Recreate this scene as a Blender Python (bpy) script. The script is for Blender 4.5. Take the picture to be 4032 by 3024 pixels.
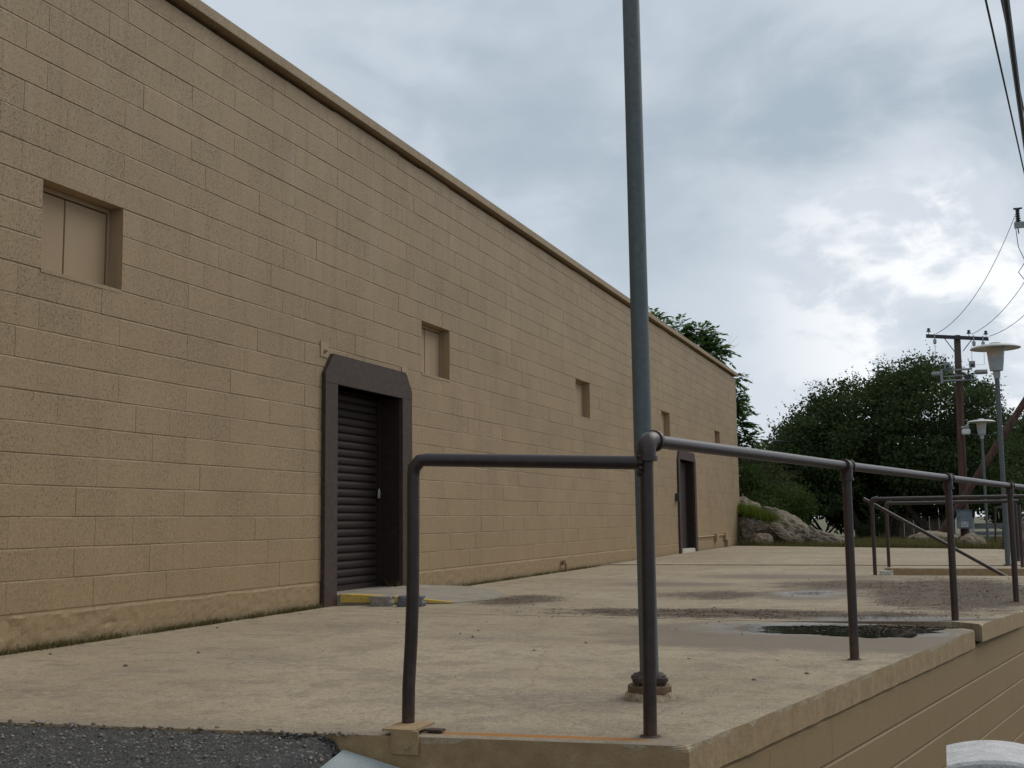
import bpy, bmesh, math, random
import numpy as np
from mathutils import Vector, Matrix, noise as mnoise

random.seed(7)
RNG = np.random.default_rng(11)
S = bpy.context.scene
for o in list(bpy.data.objects):
    bpy.data.objects.remove(o)
COL = S.collection

# ------------------------------------------------------------------ camera
EYE = 0.7912
cam_d = bpy.data.cameras.new('camera')
cam_d.sensor_width = 36.0
cam_d.lens = 41.38
cam_d.clip_start = 0.05
cam_d.clip_end = 3000
cam = bpy.data.objects.new('camera', cam_d)
COL.objects.link(cam)
_r = Vector((0.9400, 0.3411, -0.0116)).normalized()
_f = Vector((-0.3376, 0.9342, 0.1150)).normalized()
_u = _r.cross(_f).normalized()
_r = _f.cross(_u).normalized()
M = Matrix((( _r.x, _u.x, -_f.x, 0), (_r.y, _u.y, -_f.y, 0), (_r.z, _u.z, -_f.z, EYE), (0, 0, 0, 1)))
cam.matrix_world = M
S.camera = cam
S.render.resolution_x = 1024
S.render.resolution_y = 768

# ------------------------------------------------------------------ exposure
S.view_settings.view_transform = 'Standard'
S.view_settings.look = 'None'
S.view_settings.exposure = 0.22
S.view_settings.gamma = 1.0
S.view_settings.use_curve_mapping = False

# ------------------------------------------------------------------ sun behind the cloud
SUN_AZ, SUN_EL = math.radians(34), math.radians(46)      # azimuth measured from +Y towards +X
SUN_DIR = Vector((math.sin(SUN_AZ)*math.cos(SUN_EL), math.cos(SUN_AZ)*math.cos(SUN_EL), math.sin(SUN_EL)))
sun_d = bpy.data.lights.new('sun', 'SUN')
sun_d.energy = 1.4
sun_d.angle = math.radians(42)
sun_d.color = (1.0, 0.96, 0.9)
sun = bpy.data.objects.new('sun', sun_d)
COL.objects.link(sun)
sun.rotation_euler = (-SUN_DIR).to_track_quat('-Z', 'Y').to_euler()


# ------------------------------------------------------------------ node helper
class NT:
    def __init__(self, tree):
        self.t = tree
        self.n = tree.nodes
        self.l = tree.links

    def node(self, typ, **kw):
        nd = self.n.new(typ)
        for k, v in kw.items():
            setattr(nd, k, v)
        return nd

    def put(self, sock, v):
        if isinstance(v, bpy.types.NodeSocket):
            self.l.new(v, sock)
        elif isinstance(v, (tuple, list)):
            if len(v) == 3 and sock.type == 'RGBA':
                v = (*v, 1)
            sock.default_value = v
        else:
            sock.default_value = v

    def math(self, op, a, b=0.0, c=0.0, clamp=False):
        nd = self.node('ShaderNodeMath', operation=op, use_clamp=clamp)
        self.put(nd.inputs[0], a); self.put(nd.inputs[1], b); self.put(nd.inputs[2], c)
        return nd.outputs[0]

    def vmath(self, op, a, b=(0, 0, 0)):
        nd = self.node('ShaderNodeVectorMath', operation=op)
        self.put(nd.inputs[0], a)
        if op == 'SCALE':
            self.put(nd.inputs['Scale'], b)
        else:
            self.put(nd.inputs[1], b)
        return nd.outputs['Value'] if op in ('DOT_PRODUCT', 'LENGTH', 'DISTANCE') else nd.outputs[0]

    def mix(self, f, a, b, mode='MIX'):
        nd = self.node('ShaderNodeMix', data_type='RGBA', blend_type=mode)
        self.put(nd.inputs[0], f); self.put(nd.inputs[6], a); self.put(nd.inputs[7], b)
        return nd.outputs[2]

    def noise(self, vec, scale, detail=3.0, rough=0.5, col=False, dist=0.0):
        nd = self.node('ShaderNodeTexNoise')
        if vec is not None:
            self.put(nd.inputs['Vector'], vec)
        self.put(nd.inputs['Scale'], scale); self.put(nd.inputs['Detail'], detail)
        self.put(nd.inputs['Roughness'], rough); self.put(nd.inputs['Distortion'], dist)
        return nd.outputs['Color' if col else 'Fac']

    def voro(self, vec, scale, out='Distance', feature='F1'):
        nd = self.node('ShaderNodeTexVoronoi', feature=feature)
        self.put(nd.inputs['Vector'], vec); self.put(nd.inputs['Scale'], scale)
        return nd.outputs[out]

    def step(self, v, lo, hi, a=0.0, b=1.0):
        nd = self.node('ShaderNodeMapRange', interpolation_type='SMOOTHSTEP')
        self.put(nd.inputs[0], v); self.put(nd.inputs[1], lo); self.put(nd.inputs[2], hi)
        self.put(nd.inputs[3], a); self.put(nd.inputs[4], b)
        return nd.outputs[0]

    def pos(self):
        return self.node('ShaderNodeNewGeometry').outputs['Position']

    def sep(self, v):
        nd = self.node('ShaderNodeSeparateXYZ'); self.put(nd.inputs[0], v)
        return nd.outputs

    def comb(self, x, y, z):
        nd = self.node('ShaderNodeCombineXYZ')
        self.put(nd.inputs[0], x); self.put(nd.inputs[1], y); self.put(nd.inputs[2], z)
        return nd.outputs[0]

    def bump(self, h, strength=0.3, dist=0.01, nrm=None):
        nd = self.node('ShaderNodeBump')
        self.put(nd.inputs['Height'], h); self.put(nd.inputs['Strength'], strength); self.put(nd.inputs['Distance'], dist)
        if nrm is not None:
            self.put(nd.inputs['Normal'], nrm)
        return nd.outputs[0]


def mat(name, fn):
    m = bpy.data.materials.new(name)
    m.use_nodes = True
    t = NT(m.node_tree)
    b = m.node_tree.nodes['Principled BSDF']
    fn(t, b)
    return m


# ------------------------------------------------------------------ world: overcast sky with broken bright cloud
W = bpy.data.worlds.new('World')
S.world = W
W.use_nodes = True
wt = NT(W.node_tree)
bg = W.node_tree.nodes['Background']
sky = wt.node('ShaderNodeTexSky', sky_type='NISHITA')
sky.sun_disc = False
sky.sun_elevation = SUN_EL
sky.sun_rotation = SUN_AZ
gen = wt.node('ShaderNodeTexCoord').outputs['Generated']
dirv = wt.vmath('NORMALIZE', gen)
dx, dy, dz = wt.sep(dirv)
dst = wt.vmath('MULTIPLY', dirv, (1.0, 1.0, 1.75))               # clouds seen edge-on: flatter than wide
n_big = wt.noise(wt.vmath('ADD', dst, (2.63, 0.4, 0.9)), 2.3, 3.0, 0.45, dist=0.5)
n_mid = wt.noise(wt.vmath('ADD', dst, (3.1, 1.7, 0.4)), 5.5, 6.0, 0.52, dist=0.35)
n_fine = wt.noise(wt.vmath('ADD', dst, (7.3, 2.2, 0.0)), 15.0, 7.0, 0.58, dist=0.25)
cl = wt.math('ADD', wt.math('MULTIPLY', n_big, 0.66), wt.math('MULTIPLY', n_mid, 0.34))
cl = wt.step(cl, 0.40, 0.60)
base = wt.mix(cl, (3.55, 4.24, 4.88), (5.15, 5.70, 6.28))
low = wt.step(dz, 0.32, 0.03)                                   # paler air and cloud towards the horizon
base = wt.mix(wt.math('MULTIPLY', low, 0.55), base, (5.7, 6.3, 7.05))
wisp = wt.noise(wt.vmath('ADD', dst, (5.5, 4.1, 0.2)), 8.0, 6.0, 0.55, dist=0.3)
base = wt.mix(wt.math('MULTIPLY', wt.step(wisp, 0.52, 0.70), 0.35), base, (6.2, 6.75, 7.4))
base = wt.mix(wt.math('MULTIPLY', wt.step(wisp, 0.46, 0.32), 0.25), base, (3.6, 4.28, 4.92))
# bright broken cumulus low in front, where the cloud deck thins out
PUFF = Vector((0.06, 0.978, 0.178)).normalized()
pd = wt.vmath('DOT_PRODUCT', dirv, tuple(PUFF))
soft = wt.math('MULTIPLY', wt.step(pd, 0.945, 0.995), wt.step(n_mid, 0.34, 0.60))
base = wt.mix(wt.math('MULTIPLY', soft, 0.7), base, (6.6, 7.0, 7.5))
pn_ = wt.math('ADD', wt.math('MULTIPLY', n_fine, 0.6), wt.math('MULTIPLY', n_mid, 0.4))
rim = wt.math('MULTIPLY', wt.step(pd, 0.975, 0.998), wt.step(pn_, 0.485, 0.60))
rim = wt.math('MULTIPLY', rim, wt.step(dz, 0.29, 0.235))
base = wt.mix(wt.math('MULTIPLY', rim, 0.75), base, (9.6, 9.65, 9.7))
wcol = wt.mix(0.05, base, sky.outputs[0])
W.node_tree.links.new(wcol, bg.inputs[0])
bg.inputs[1].default_value = 0.1

# ------------------------------------------------------------------ materials
def paint_wall(t, b, base=(0.338, 0.238, 0.132), pit=1.0, rowh=0.2032, along='y', y0=5.92, z0=0.244, grime=True):
    p = t.pos()
    x, y, z = t.sep(p)
    s = y if along == 'y' else t.math('ADD', y, t.math('MULTIPLY', x, 0.2))
    row = t.math('FLOOR', t.math('DIVIDE', t.math('SUBTRACT', z, z0), rowh))
    odd = t.math('MULTIPLY', t.math('FLOORED_MODULO', row, 2.0), 0.2032)
    colm = t.math('FLOOR', t.math('DIVIDE', t.math('ADD', t.math('SUBTRACT', s, y0), odd), 0.4064))
    wn = t.node('ShaderNodeTexWhiteNoise', noise_dimensions='2D')
    t.put(wn.inputs['Vector'], t.comb(row, colm, 0.0))
    cell = wn.outputs['Value']
    pn = t.noise(p, 125.0, 2.0, 0.55)
    pn2 = t.noise(p, 45.0, 2.0, 0.6)
    area = t.noise(p, 3.2, 2.0, 0.5)
    dens = t.math('ADD', t.math('MULTIPLY', cell, 0.038), t.math('MULTIPLY', area, 0.085))
    thr = t.math('SUBTRACT', 0.61, dens)
    pits = t.step(t.math('ADD', t.math('MULTIPLY', pn, 0.6), t.math('MULTIPLY', pn2, 0.4)), thr, t.math('ADD', thr, 0.05))
    big = t.noise(p, 0.7, 3.0, 0.55)
    c = t.mix(t.step(big, 0.3, 0.7), tuple(v*0.93 for v in base), tuple(v*1.06 for v in base))
    c = t.mix(t.math('MULTIPLY', cell, 0.16), c, tuple(v*0.84 for v in base))
    # washed-out vertical drip marks
    st = t.noise(t.comb(t.math('MULTIPLY', s, 9.0), t.math('MULTIPLY', x, 9.0), t.math('MULTIPLY', z, 0.9)), 1.0, 3.0, 0.6)
    hi = t.step(z, 2.0, 4.6)
    c = t.mix(t.math('MULTIPLY', t.math('MULTIPLY', t.step(st, 0.54, 0.70), hi), 0.42), c, (0.40, 0.325, 0.25))
    c = t.mix(t.math('MULTIPLY', hi, 0.25), c, (0.375, 0.285, 0.19))  # greyer towards the top: sky glare painted into the wall colour
    c = t.mix(t.math('MULTIPLY', t.step(st, 0.46, 0.30), 0.24), c, (0.19, 0.14, 0.09))
    c = t.mix(t.math('MULTIPLY', pits, 0.58*pit), c, (0.085, 0.062, 0.042))  # pits darkened in colour: dirt, plus painted shade of the small voids
    lowr = t.step(z, 1.6, 0.0)
    c = t.mix(t.math('MULTIPLY', lowr, 0.5), c, (0.315, 0.210, 0.102), 'MIX')  # browner low down, where less sky glare falls: painted into the colour
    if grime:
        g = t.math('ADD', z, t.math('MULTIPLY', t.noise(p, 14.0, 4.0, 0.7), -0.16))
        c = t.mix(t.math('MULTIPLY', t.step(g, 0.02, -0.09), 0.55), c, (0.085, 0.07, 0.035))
    gr = t.noise(p, 75.0, 3.0, 0.65)
    c = t.mix(t.math('MULTIPLY', t.step(gr, 0.50, 0.36), 0.28*min(1, pit+0.1)), c, (0.13, 0.092, 0.055))
    c = t.mix(t.math('MULTIPLY', t.step(gr, 0.54, 0.68), 0.22*min(1, pit+0.1)), c, (0.46, 0.36, 0.24))
    t.put(b.inputs['Base Color'], c)
    t.put(b.inputs['Roughness'], 0.72)
    t.put(b.inputs['Specular IOR Level'], 0.35)
    fine = t.noise(p, 180.0, 3.0, 0.6)
    h = t.math('SUBTRACT', t.math('ADD', t.math('MULTIPLY', fine, 0.35), t.math('MULTIPLY', pn2, 0.5)), t.math('MULTIPLY', pits, 1.2*pit))
    t.put(b.inputs['Normal'], t.bump(h, 0.55, 0.004))

M_WALL = mat('tan_painted_block', lambda t, b: paint_wall(t, b))
M_MORTAR = mat('tan_painted_mortar', lambda t, b: paint_wall(t, b, base=(0.37, 0.26, 0.15), pit=0.1))
M_DOCKWALL = mat('brown_painted_block', lambda t, b: paint_wall(t, b, base=(0.30, 0.200, 0.092), pit=0.3, z0=-0.14, along='y', grime=False))
M_SMOOTH = mat('tan_smooth_paint', lambda t, b: paint_wall(t, b, base=(0.355, 0.252, 0.148), pit=0.0, grime=False))
M_PLASTER = mat('tan_rough_footing', lambda t, b: paint_wall(t, b, base=(0.305, 0.212, 0.116), pit=0.6))


def brown(t, b, base=(0.037, 0.0215, 0.0175), rough=0.31, spec=0.5):
    p = t.pos()
    n = t.noise(p, 22.0, 4.0, 0.6)
    f = t.noise(p, 160.0, 3.0, 0.65)
    c = t.mix(t.step(n, 0.35, 0.7), tuple(v*0.85 for v in base), tuple(v*1.25 for v in base))
    c = t.mix(t.math('MULTIPLY', t.step(f, 0.62, 0.70), 0.5), c, (0.13, 0.10, 0.09))
    z = t.sep(p)[2]
    ru = t.math('MULTIPLY', t.step(t.math('ADD', z, t.math('MULTIPLY', n, -0.25)), 0.0, -0.09), 0.45)
    c = t.mix(ru, c, (0.085, 0.045, 0.024))
    c = t.mix(t.math('MULTIPLY', t.step(n, 0.68, 0.74), 0.5), c, (0.075, 0.045, 0.032))
    t.put(b.inputs['Base Color'], c)
    t.put(b.inputs['Specular IOR Level'], spec)
    t.put(b.inputs['Roughness'], t.math('ADD', rough, t.math('MULTIPLY', n, 0.18)))
    t.put(b.inputs['Normal'], t.bump(t.math('ADD', f, t.math('MULTIPLY', n, 0.6)), 0.35, 0.002))

M_RAIL = mat('dark_brown_rail_paint', brown)
M_TRIM = mat('dark_brown_trim_paint', lambda t, b: brown(t, b, (0.060, 0.041, 0.034), 0.6, 0.22))
M_DOOR = mat('dark_brown_door_paint', lambda t, b: brown(t, b, (0.027, 0.0165, 0.0135), 0.55, 0.25))
M_RUST = mat('rusted_iron', lambda t, b: brown(t, b, (0.045, 0.03, 0.026), 0.75))


def wood(t, b):
    p = t.pos()
    x, y, z = t.sep(p)
    g = t.noise(t.comb(t.math('MULTIPLY', x, 30.0), t.math('MULTIPLY', y, 30.0), t.math('MULTIPLY', z, 1.2)), 1.0, 4.0, 0.6)
    c = t.mix(t.step(g, 0.35, 0.68), (0.045, 0.022, 0.016), (0.125, 0.062, 0.045))
    c = t.mix(t.math('MULTIPLY', t.step(z, 4.6, 6.5), 0.7), c, (0.11, 0.10, 0.09))
    t.put(b.inputs['Base Color'], c)
    t.put(b.inputs['Roughness'], 0.85)
    t.put(b.inputs['Normal'], t.bump(g, 0.6, 0.01))

M_REDWOOD = mat('creosoted_pole_timber', wood)


def simple(name, col, rough=0.6, metal=0.0, var=0.2, scale=20.0, bump=0.2, spec=0.4):
    def fn(t, b):
        p = t.pos()
        n = t.noise(p, scale, 4.0, 0.6)
        t.put(b.inputs['Base Color'], t.mix(t.step(n, 0.3, 0.7), tuple(v*(1-var) for v in col), tuple(v*(1+var) for v in col)))
        t.put(b.inputs['Roughness'], rough)
        t.put(b.inputs['Metallic'], metal)
        t.put(b.inputs['Specular IOR Level'], spec)
        if bump:
            t.put(b.inputs['Normal'], t.bump(t.noise(p, scale*6, 3.0, 0.6), bump, 0.003))
    return mat(name, fn)


def galv(t, b):
    p = t.pos()
    v = t.voro(p, 55.0, 'Color')
    n = t.noise(p, 6.0, 4.0, 0.6)
    g = t.sep(v)[0]
    c = t.mix(t.math('MULTIPLY', g, 0.5), (0.10, 0.122, 0.122), (0.15, 0.172, 0.17))
    c = t.mix(t.math('MULTIPLY', t.step(n, 0.5, 0.7), 0.4), c, (0.10, 0.115, 0.125))
    t.put(b.inputs['Base Color'], c)
    t.put(b.inputs['Metallic'], 0.35)
    t.put(b.inputs['Roughness'], 0.58)
    t.put(b.inputs['Normal'], t.bump(n, 0.15, 0.002))

M_GALV = mat('galvanised_steel', galv)
M_LAMPHEAD = simple('pale_lamp_enamel', (0.52, 0.51, 0.48), 0.5, 0, 0.12, 9, 0.05)
M_LAMPBODY = simple('grey_lamp_enamel', (0.36, 0.40, 0.42), 0.45, 0, 0.1, 9, 0.05)
M_LENS = simple('milky_lamp_lens', (0.50, 0.46, 0.40), 0.3, 0, 0.05, 9, 0.0)
M_PORCELAIN = simple('brown_porcelain', (0.05, 0.045, 0.045), 0.25, 0, 0.1, 30, 0.0)
M_GREYPORC = simple('grey_porcelain', (0.33, 0.34, 0.35), 0.3, 0, 0.1, 30, 0.0)
M_ALU = simple('weathered_aluminium', (0.25, 0.265, 0.265), 0.5, 0.3, 0.15, 20, 0.1)
M_DARKMETAL = simple('dark_weathered_steel', (0.05, 0.05, 0.055), 0.6, 0.3, 0.2, 30, 0.1)
M_CABLE = simple('black_cable', (0.012, 0.013, 0.015), 0.6, 0, 0.2, 30, 0.0)
M_WIRE = simple('grey_wire', (0.10, 0.105, 0.11), 0.6, 0.3, 0.2, 30, 0.0)
M_BOX = simple('grey_blue_enclosure', (0.15, 0.185, 0.205), 0.45, 0.3, 0.25, 7, 0.08)
M_WHITE = simple('dirty_white_paint', (0.62, 0.62, 0.60), 0.6, 0, 0.15, 12, 0.1)
M_BLACK = simple('black_print', (0.03, 0.03, 0.03), 0.6, 0, 0.1, 12, 0.0)
M_CHROME = simple('worn_steel', (0.6, 0.6, 0.58), 0.35, 0.7, 0.1, 30, 0.0)
M_BARK = simple('grey_brown_bark', (0.055, 0.044, 0.036), 0.9, 0, 0.35, 9, 0.7)
M_PALEBOARD = simple('pale_weathered_board', (0.36, 0.31, 0.23), 0.85, 0, 0.2, 3, 0.3)
M_ROOFTIN = simple('faded_roofing', (0.20, 0.18, 0.17), 0.8, 0, 0.2, 3, 0.2)
M_STEPSTONE = simple('pale_threshold_stone', (0.50, 0.46, 0.38), 0.85, 0, 0.15, 12, 0.4)
M_GROUT = simple('tan_grout', (0.33, 0.255, 0.165), 0.9, 0, 0.25, 40, 0.6)
M_RING = simple('rust_stained_ring', (0.17, 0.105, 0.06), 0.8, 0, 0.3, 25, 0.4)
M_BRICKGREY = simple('grey_brown_rubble', (0.26, 0.22, 0.19), 0.9, 0, 0.2, 18, 0.5)
M_BRICKDARK = simple('dark_grey_rubble', (0.13, 0.135, 0.145), 0.9, 0, 0.2, 18, 0.5)


def concrete(t, b, tan=True):
    p = t.pos()
    x, y, z = t.sep(p)
    p2 = t.comb(x, y, 0.0)
    n1 = t.noise(p2, 0.55, 4.0, 0.55)
    n2 = t.noise(p2, 3.0, 5.0, 0.6)
    n3 = t.noise(p2, 85.0, 2.0, 0.6)
    n4 = t.noise(p2, 8.0, 5.0, 0.65)
    sp = t.voro(p2, 210.0, 'Color')
    c = t.mix(t.step(n1, 0.32, 0.68), (0.295, 0.226, 0.140), (0.385, 0.308, 0.205))
    c = t.mix(t.math('MULTIPLY', t.step(n2, 0.50, 0.60), 0.55), c, (0.215, 0.170, 0.118))
    c = t.mix(t.math('MULTIPLY', t.step(n4, 0.52, 0.66), 0.40), c, (0.155, 0.12, 0.082))
    c = t.mix(t.math('MULTIPLY', t.step(n4, 0.46, 0.34), 0.28), c, (0.45, 0.375, 0.275))
    c = t.mix(t.math('MULTIPLY', t.step(n3, 0.52, 0.62), 0.62), c, (0.20, 0.165, 0.125))
    c = t.mix(t.math('MULTIPLY', t.step(t.sep(sp)[0], 0.80, 0.95), 0.40), c, (0.58, 0.54, 0.47))
    # brownish wear along the crumbling end
    e = t.math('SUBTRACT', y, t.math('ADD', 4.27, t.math('MULTIPLY', x, 0.1)))
    w = t.math('ADD', e, t.math('MULTIPLY', t.math('SUBTRACT', n2, 0.5), 0.9))
    c = t.mix(t.math('MULTIPLY', t.step(w, 0.28, 0.0), 0.45), c, (0.21, 0.175, 0.135))

    def blob(cx, cy, rx, ry, soft=0.5, amp=1.1, ns=3.0):
        vx = t.math('DIVIDE', t.math('SUBTRACT', x, cx), rx)
        vy = t.math('DIVIDE', t.math('SUBTRACT', y, cy), ry)
        d = t.math('SQRT', t.math('ADD', t.math('MULTIPLY', vx, vx), t.math('MULTIPLY', vy, vy)))
        d = t.math('ADD', d, t.math('MULTIPLY', t.math('SUBTRACT', t.noise(p2, ns, 5.0, 0.6), 0.5), amp))
        return t.step(d, 1.0, 1.0-soft)

    def mx(*a):
        o = a[0]
        for k in a[1:]:
            o = t.math('MAXIMUM', o, k)
        return o
    ck = t.node('ShaderNodeTexVoronoi', feature='DISTANCE_TO_EDGE')
    t.put(ck.inputs['Vector'], t.vmath('ADD', p2, t.vmath('SCALE', t.noise(p2, 2.3, 4.0, 0.6, col=True), 0.22)))
    t.put(ck.inputs['Scale'], 0.30)
    crack = t.math('MULTIPLY', t.step(ck.outputs['Distance'], 0.0022, 0.0006), t.step(n1, 0.45, 0.55))
    c = t.mix(t.math('MULTIPLY', crack, 0.25), c, (0.06, 0.048, 0.036))
    n5 = t.noise(p2, 28.0, 4.0, 0.65)
    c = t.mix(t.math('MULTIPLY', t.step(n5, 0.54, 0.62), 0.50), c, (0.17, 0.13, 0.09))
    # lines of silt and rotted leaves
    silt = mx(blob(-1.6, 9.95, 2.0, 0.62, 0.4, 1.2), blob(0.1, 13.2, 1.15, 3.3, 0.4, 1.2), blob(-0.3, 9.5, 0.9, 0.30, 0.4, 0.8),
              blob(-1.0, 14.3, 1.2, 1.5, 0.6, 1.3), blob(-4.0, 11.2, 0.55, 1.0, 0.6, 1.2), blob(-2.2, 12.3, 0.9, 0.9, 0.7, 1.5), blob(0.0, 11.4, 0.6, 0.5, 0.6, 1.0))
    sn = t.noise(p2, 46.0, 4.0, 0.7)
    siltc = t.mix(t.step(sn, 0.35, 0.65), (0.055, 0.040, 0.029), (0.165, 0.122, 0.086))
    c = t.mix(t.math('MULTIPLY', silt, t.step(t.noise(p2, 7.0, 5.0, 0.7), 0.22, 0.46)), c, siltc)
    grime = t.math('MULTIPLY', mx(blob(-1.75, 5.05, 1.15, 0.42, 0.8, 1.2), blob(-3.7, 6.1, 0.55, 0.5, 0.8, 1.3), blob(-2.6, 5.6, 0.5, 0.25, 0.8, 1.2), blob(-4.4, 8.2, 0.8, 0.5, 0.8, 1.4), blob(-2.9, 7.6, 0.7, 0.4, 0.8, 1.4), blob(-4.4, 4.6, 1.1, 0.3, 0.8, 1.2)), t.step(t.noise(p2, 18.0, 5.0, 0.7), 0.40, 0.56))
    c = t.mix(t.math('MULTIPLY', grime, 0.50), c, (0.155, 0.132, 0.104))
    foot = mx(*[blob(px, py, 0.10, 0.10, 0.9, 0.7, 14.0) for px, py in ((-1.043, 4.33), (-0.495, 6.92), (0.055, 9.33), (0.60, 11.79), (-0.885, 16.8))], blob(-1.258, 5.23, 0.22, 0.20, 0.6, 0.7, 8.0))  # dark rings at post and pole feet stand in for contact shadows
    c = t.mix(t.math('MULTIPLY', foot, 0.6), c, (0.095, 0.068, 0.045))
    # damp concrete round the puddle
    damp = mx(blob(-0.85, 8.25, 1.75, 1.35, 0.4, 1.0, 1.9), blob(-1.3, 12.6, 0.7, 1.2, 0.4, 1.1), blob(-1.9, 16.2, 1.7, 0.9, 0.6, 1.1), blob(-3.1, 14.2, 1.2, 0.8, 0.7, 1.2))
    film = t.math('MULTIPLY', mx(blob(-0.85, 8.72, 1.15, 0.62, 0.5, 0.8, 2.8), blob(-0.35, 9.6, 0.8, 0.35, 0.5, 0.9), blob(-1.35, 12.7, 0.45, 0.7, 0.8, 1.2)), t.step(t.noise(p2, 13.0, 4.0, 0.65), 0.28, 0.50))
    c = t.mix(t.math('MULTIPLY', damp, 0.78), c, (0.150, 0.114, 0.079))
    c = t.mix(t.math('MULTIPLY', film, 0.55), c, (0.105, 0.085, 0.065))
    # rust line running between the two end posts
    rl = t.math('ABSOLUTE', t.math('SUBTRACT', y, t.math('ADD', 4.36, t.math('MULTIPLY', x, 0.1))))
    rl = t.math('ADD', rl, t.math('MULTIPLY', t.math('SUBTRACT', t.noise(p2, 9.0, 3.0), 0.5), 0.03))
    rm = t.math('MULTIPLY', t.step(rl, 0.045, 0.006), t.math('MULTIPLY', t.step(x, -1.92, -1.75), t.step(x, -1.0, -1.1)))
    c = t.mix(rm, c, (0.36, 0.15, 0.035))
    t.put(b.inputs['Base Color'], c)
    t.put(b.inputs['Roughness'], t.math('SUBTRACT', t.math('SUBTRACT', 0.90, t.math('MULTIPLY', damp, 0.18)), t.math('MULTIPLY', film, 0.58)))
    t.put(b.inputs['Specular IOR Level'], t.math('ADD', 0.22, t.math('MULTIPLY', film, 0.45)))
    h = t.math('ADD', t.math('ADD', t.math('MULTIPLY', n3, 0.5), t.math('MULTIPLY', n4, 0.25)), t.math('MULTIPLY', t.math('MULTIPLY', silt, sn), 2.0))
    t.put(b.inputs['Normal'], t.bump(h, 0.32, 0.005))

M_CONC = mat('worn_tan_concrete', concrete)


def painted_edge(t, b):
    p = t.pos()
    n = t.noise(p, 16.0, 5.0, 0.65)
    n3 = t.noise(p, 110.0, 3.0, 0.6)
    c = t.mix(t.step(n, 0.3, 0.7), (0.30, 0.195, 0.09), (0.37, 0.252, 0.130))
    c = t.mix(t.math('MULTIPLY', t.step(t.math('ADD', t.math('MULTIPLY', n, 0.6), t.math('MULTIPLY', n3, 0.4)), 0.60, 0.66), 0.5), c, (0.44, 0.38, 0.30))
    t.put(b.inputs['Base Color'], c)
    t.put(b.inputs['Roughness'], 0.75)
    t.put(b.inputs['Normal'], t.bump(t.math('ADD', t.math('MULTIPLY', n, 1.0), t.math('MULTIPLY', n3, 0.4)), 0.5, 0.01))

M_EDGE = mat('tan_painted_concrete_edge', painted_edge)


def worn_arris(t, b):
    p = t.pos()
    n = t.noise(p, 9.0, 5.0, 0.65)
    n3 = t.noise(p, 60.0, 4.0, 0.6)
    c = t.mix(t.step(t.math('ADD', t.math('MULTIPLY', n, 0.6), t.math('MULTIPLY', n3, 0.4)), 0.40, 0.56), (0.32, 0.225, 0.115), (0.40, 0.318, 0.212))
    c = t.mix(t.math('MULTIPLY', t.step(n3, 0.58, 0.68), 0.4), c, (0.20, 0.15, 0.10))
    t.put(b.inputs['Base Color'], c)
    t.put(b.inputs['Roughness'], 0.8)
    t.put(b.inputs['Normal'], t.bump(t.math('ADD', n, n3), 0.6, 0.010))

M_ARRIS = mat('worn_edge_paint', worn_arris)


def greyconc(t, b, base=(0.265, 0.225, 0.172)):
    p = t.pos()
    n = t.noise(p, 5.0, 5.0, 0.6)
    n3 = t.noise(p, 130.0, 3.0, 0.6)
    c = t.mix(t.step(n, 0.3, 0.7), tuple(v*0.8 for v in base), tuple(v*1.12 for v in base))
    c = t.mix(t.math('MULTIPLY', t.step(n3, 0.6, 0.7), 0.4), c, tuple(v*0.45 for v in base))
    t.put(b.inputs['Base Color'], c)
    t.put(b.inputs['Roughness'], 0.88)
    t.put(b.inputs['Normal'], t.bump(t.math('ADD', n, n3), 0.4, 0.006))

M_GREYCONC = mat('grey_concrete', greyconc)
M_KERB = mat('pale_grey_kerb', lambda t, b: greyconc(t, b, (0.33, 0.36, 0.35)))
def aggregate(t, b):
    p = t.pos()
    n = t.noise(p, 14.0, 4.0, 0.6)
    n2 = t.noise(p, 70.0, 3.0, 0.6)
    v = t.voro(p, 60.0)
    c = t.mix(t.step(n, 0.3, 0.7), (0.47, 0.455, 0.44), (0.60, 0.585, 0.57))
    c = t.mix(t.math('MULTIPLY', t.step(n2, 0.54, 0.64), 0.4), c, (0.34, 0.33, 0.33))
    c = t.mix(t.math('MULTIPLY', t.math('MULTIPLY', t.step(v, 0.16, 0.06), t.step(n, 0.52, 0.6)), 0.8), c, (0.10, 0.095, 0.09))
    t.put(b.inputs['Base Color'], c)
    t.put(b.inputs['Roughness'], 0.9)
    t.put(b.inputs['Normal'], t.bump(t.math('ADD', n2, t.math('MULTIPLY', v, 0.5)), 0.6, 0.008))

M_BINCONC = mat('pale_exposed_aggregate', aggregate)


def yellow(t, b):
    p = t.pos()
    n = t.noise(p, 30.0, 5.0, 0.7)
    c = t.mix(t.step(n, 0.52, 0.64), (0.50, 0.33, 0.055), (0.27, 0.23, 0.17))
    t.put(b.inputs['Base Color'], c)
    t.put(b.inputs['Roughness'], 0.8)
    t.put(b.inputs['Normal'], t.bump(n, 0.5, 0.005))

M_YELLOW = mat('worn_yellow_paint', yellow)


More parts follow.
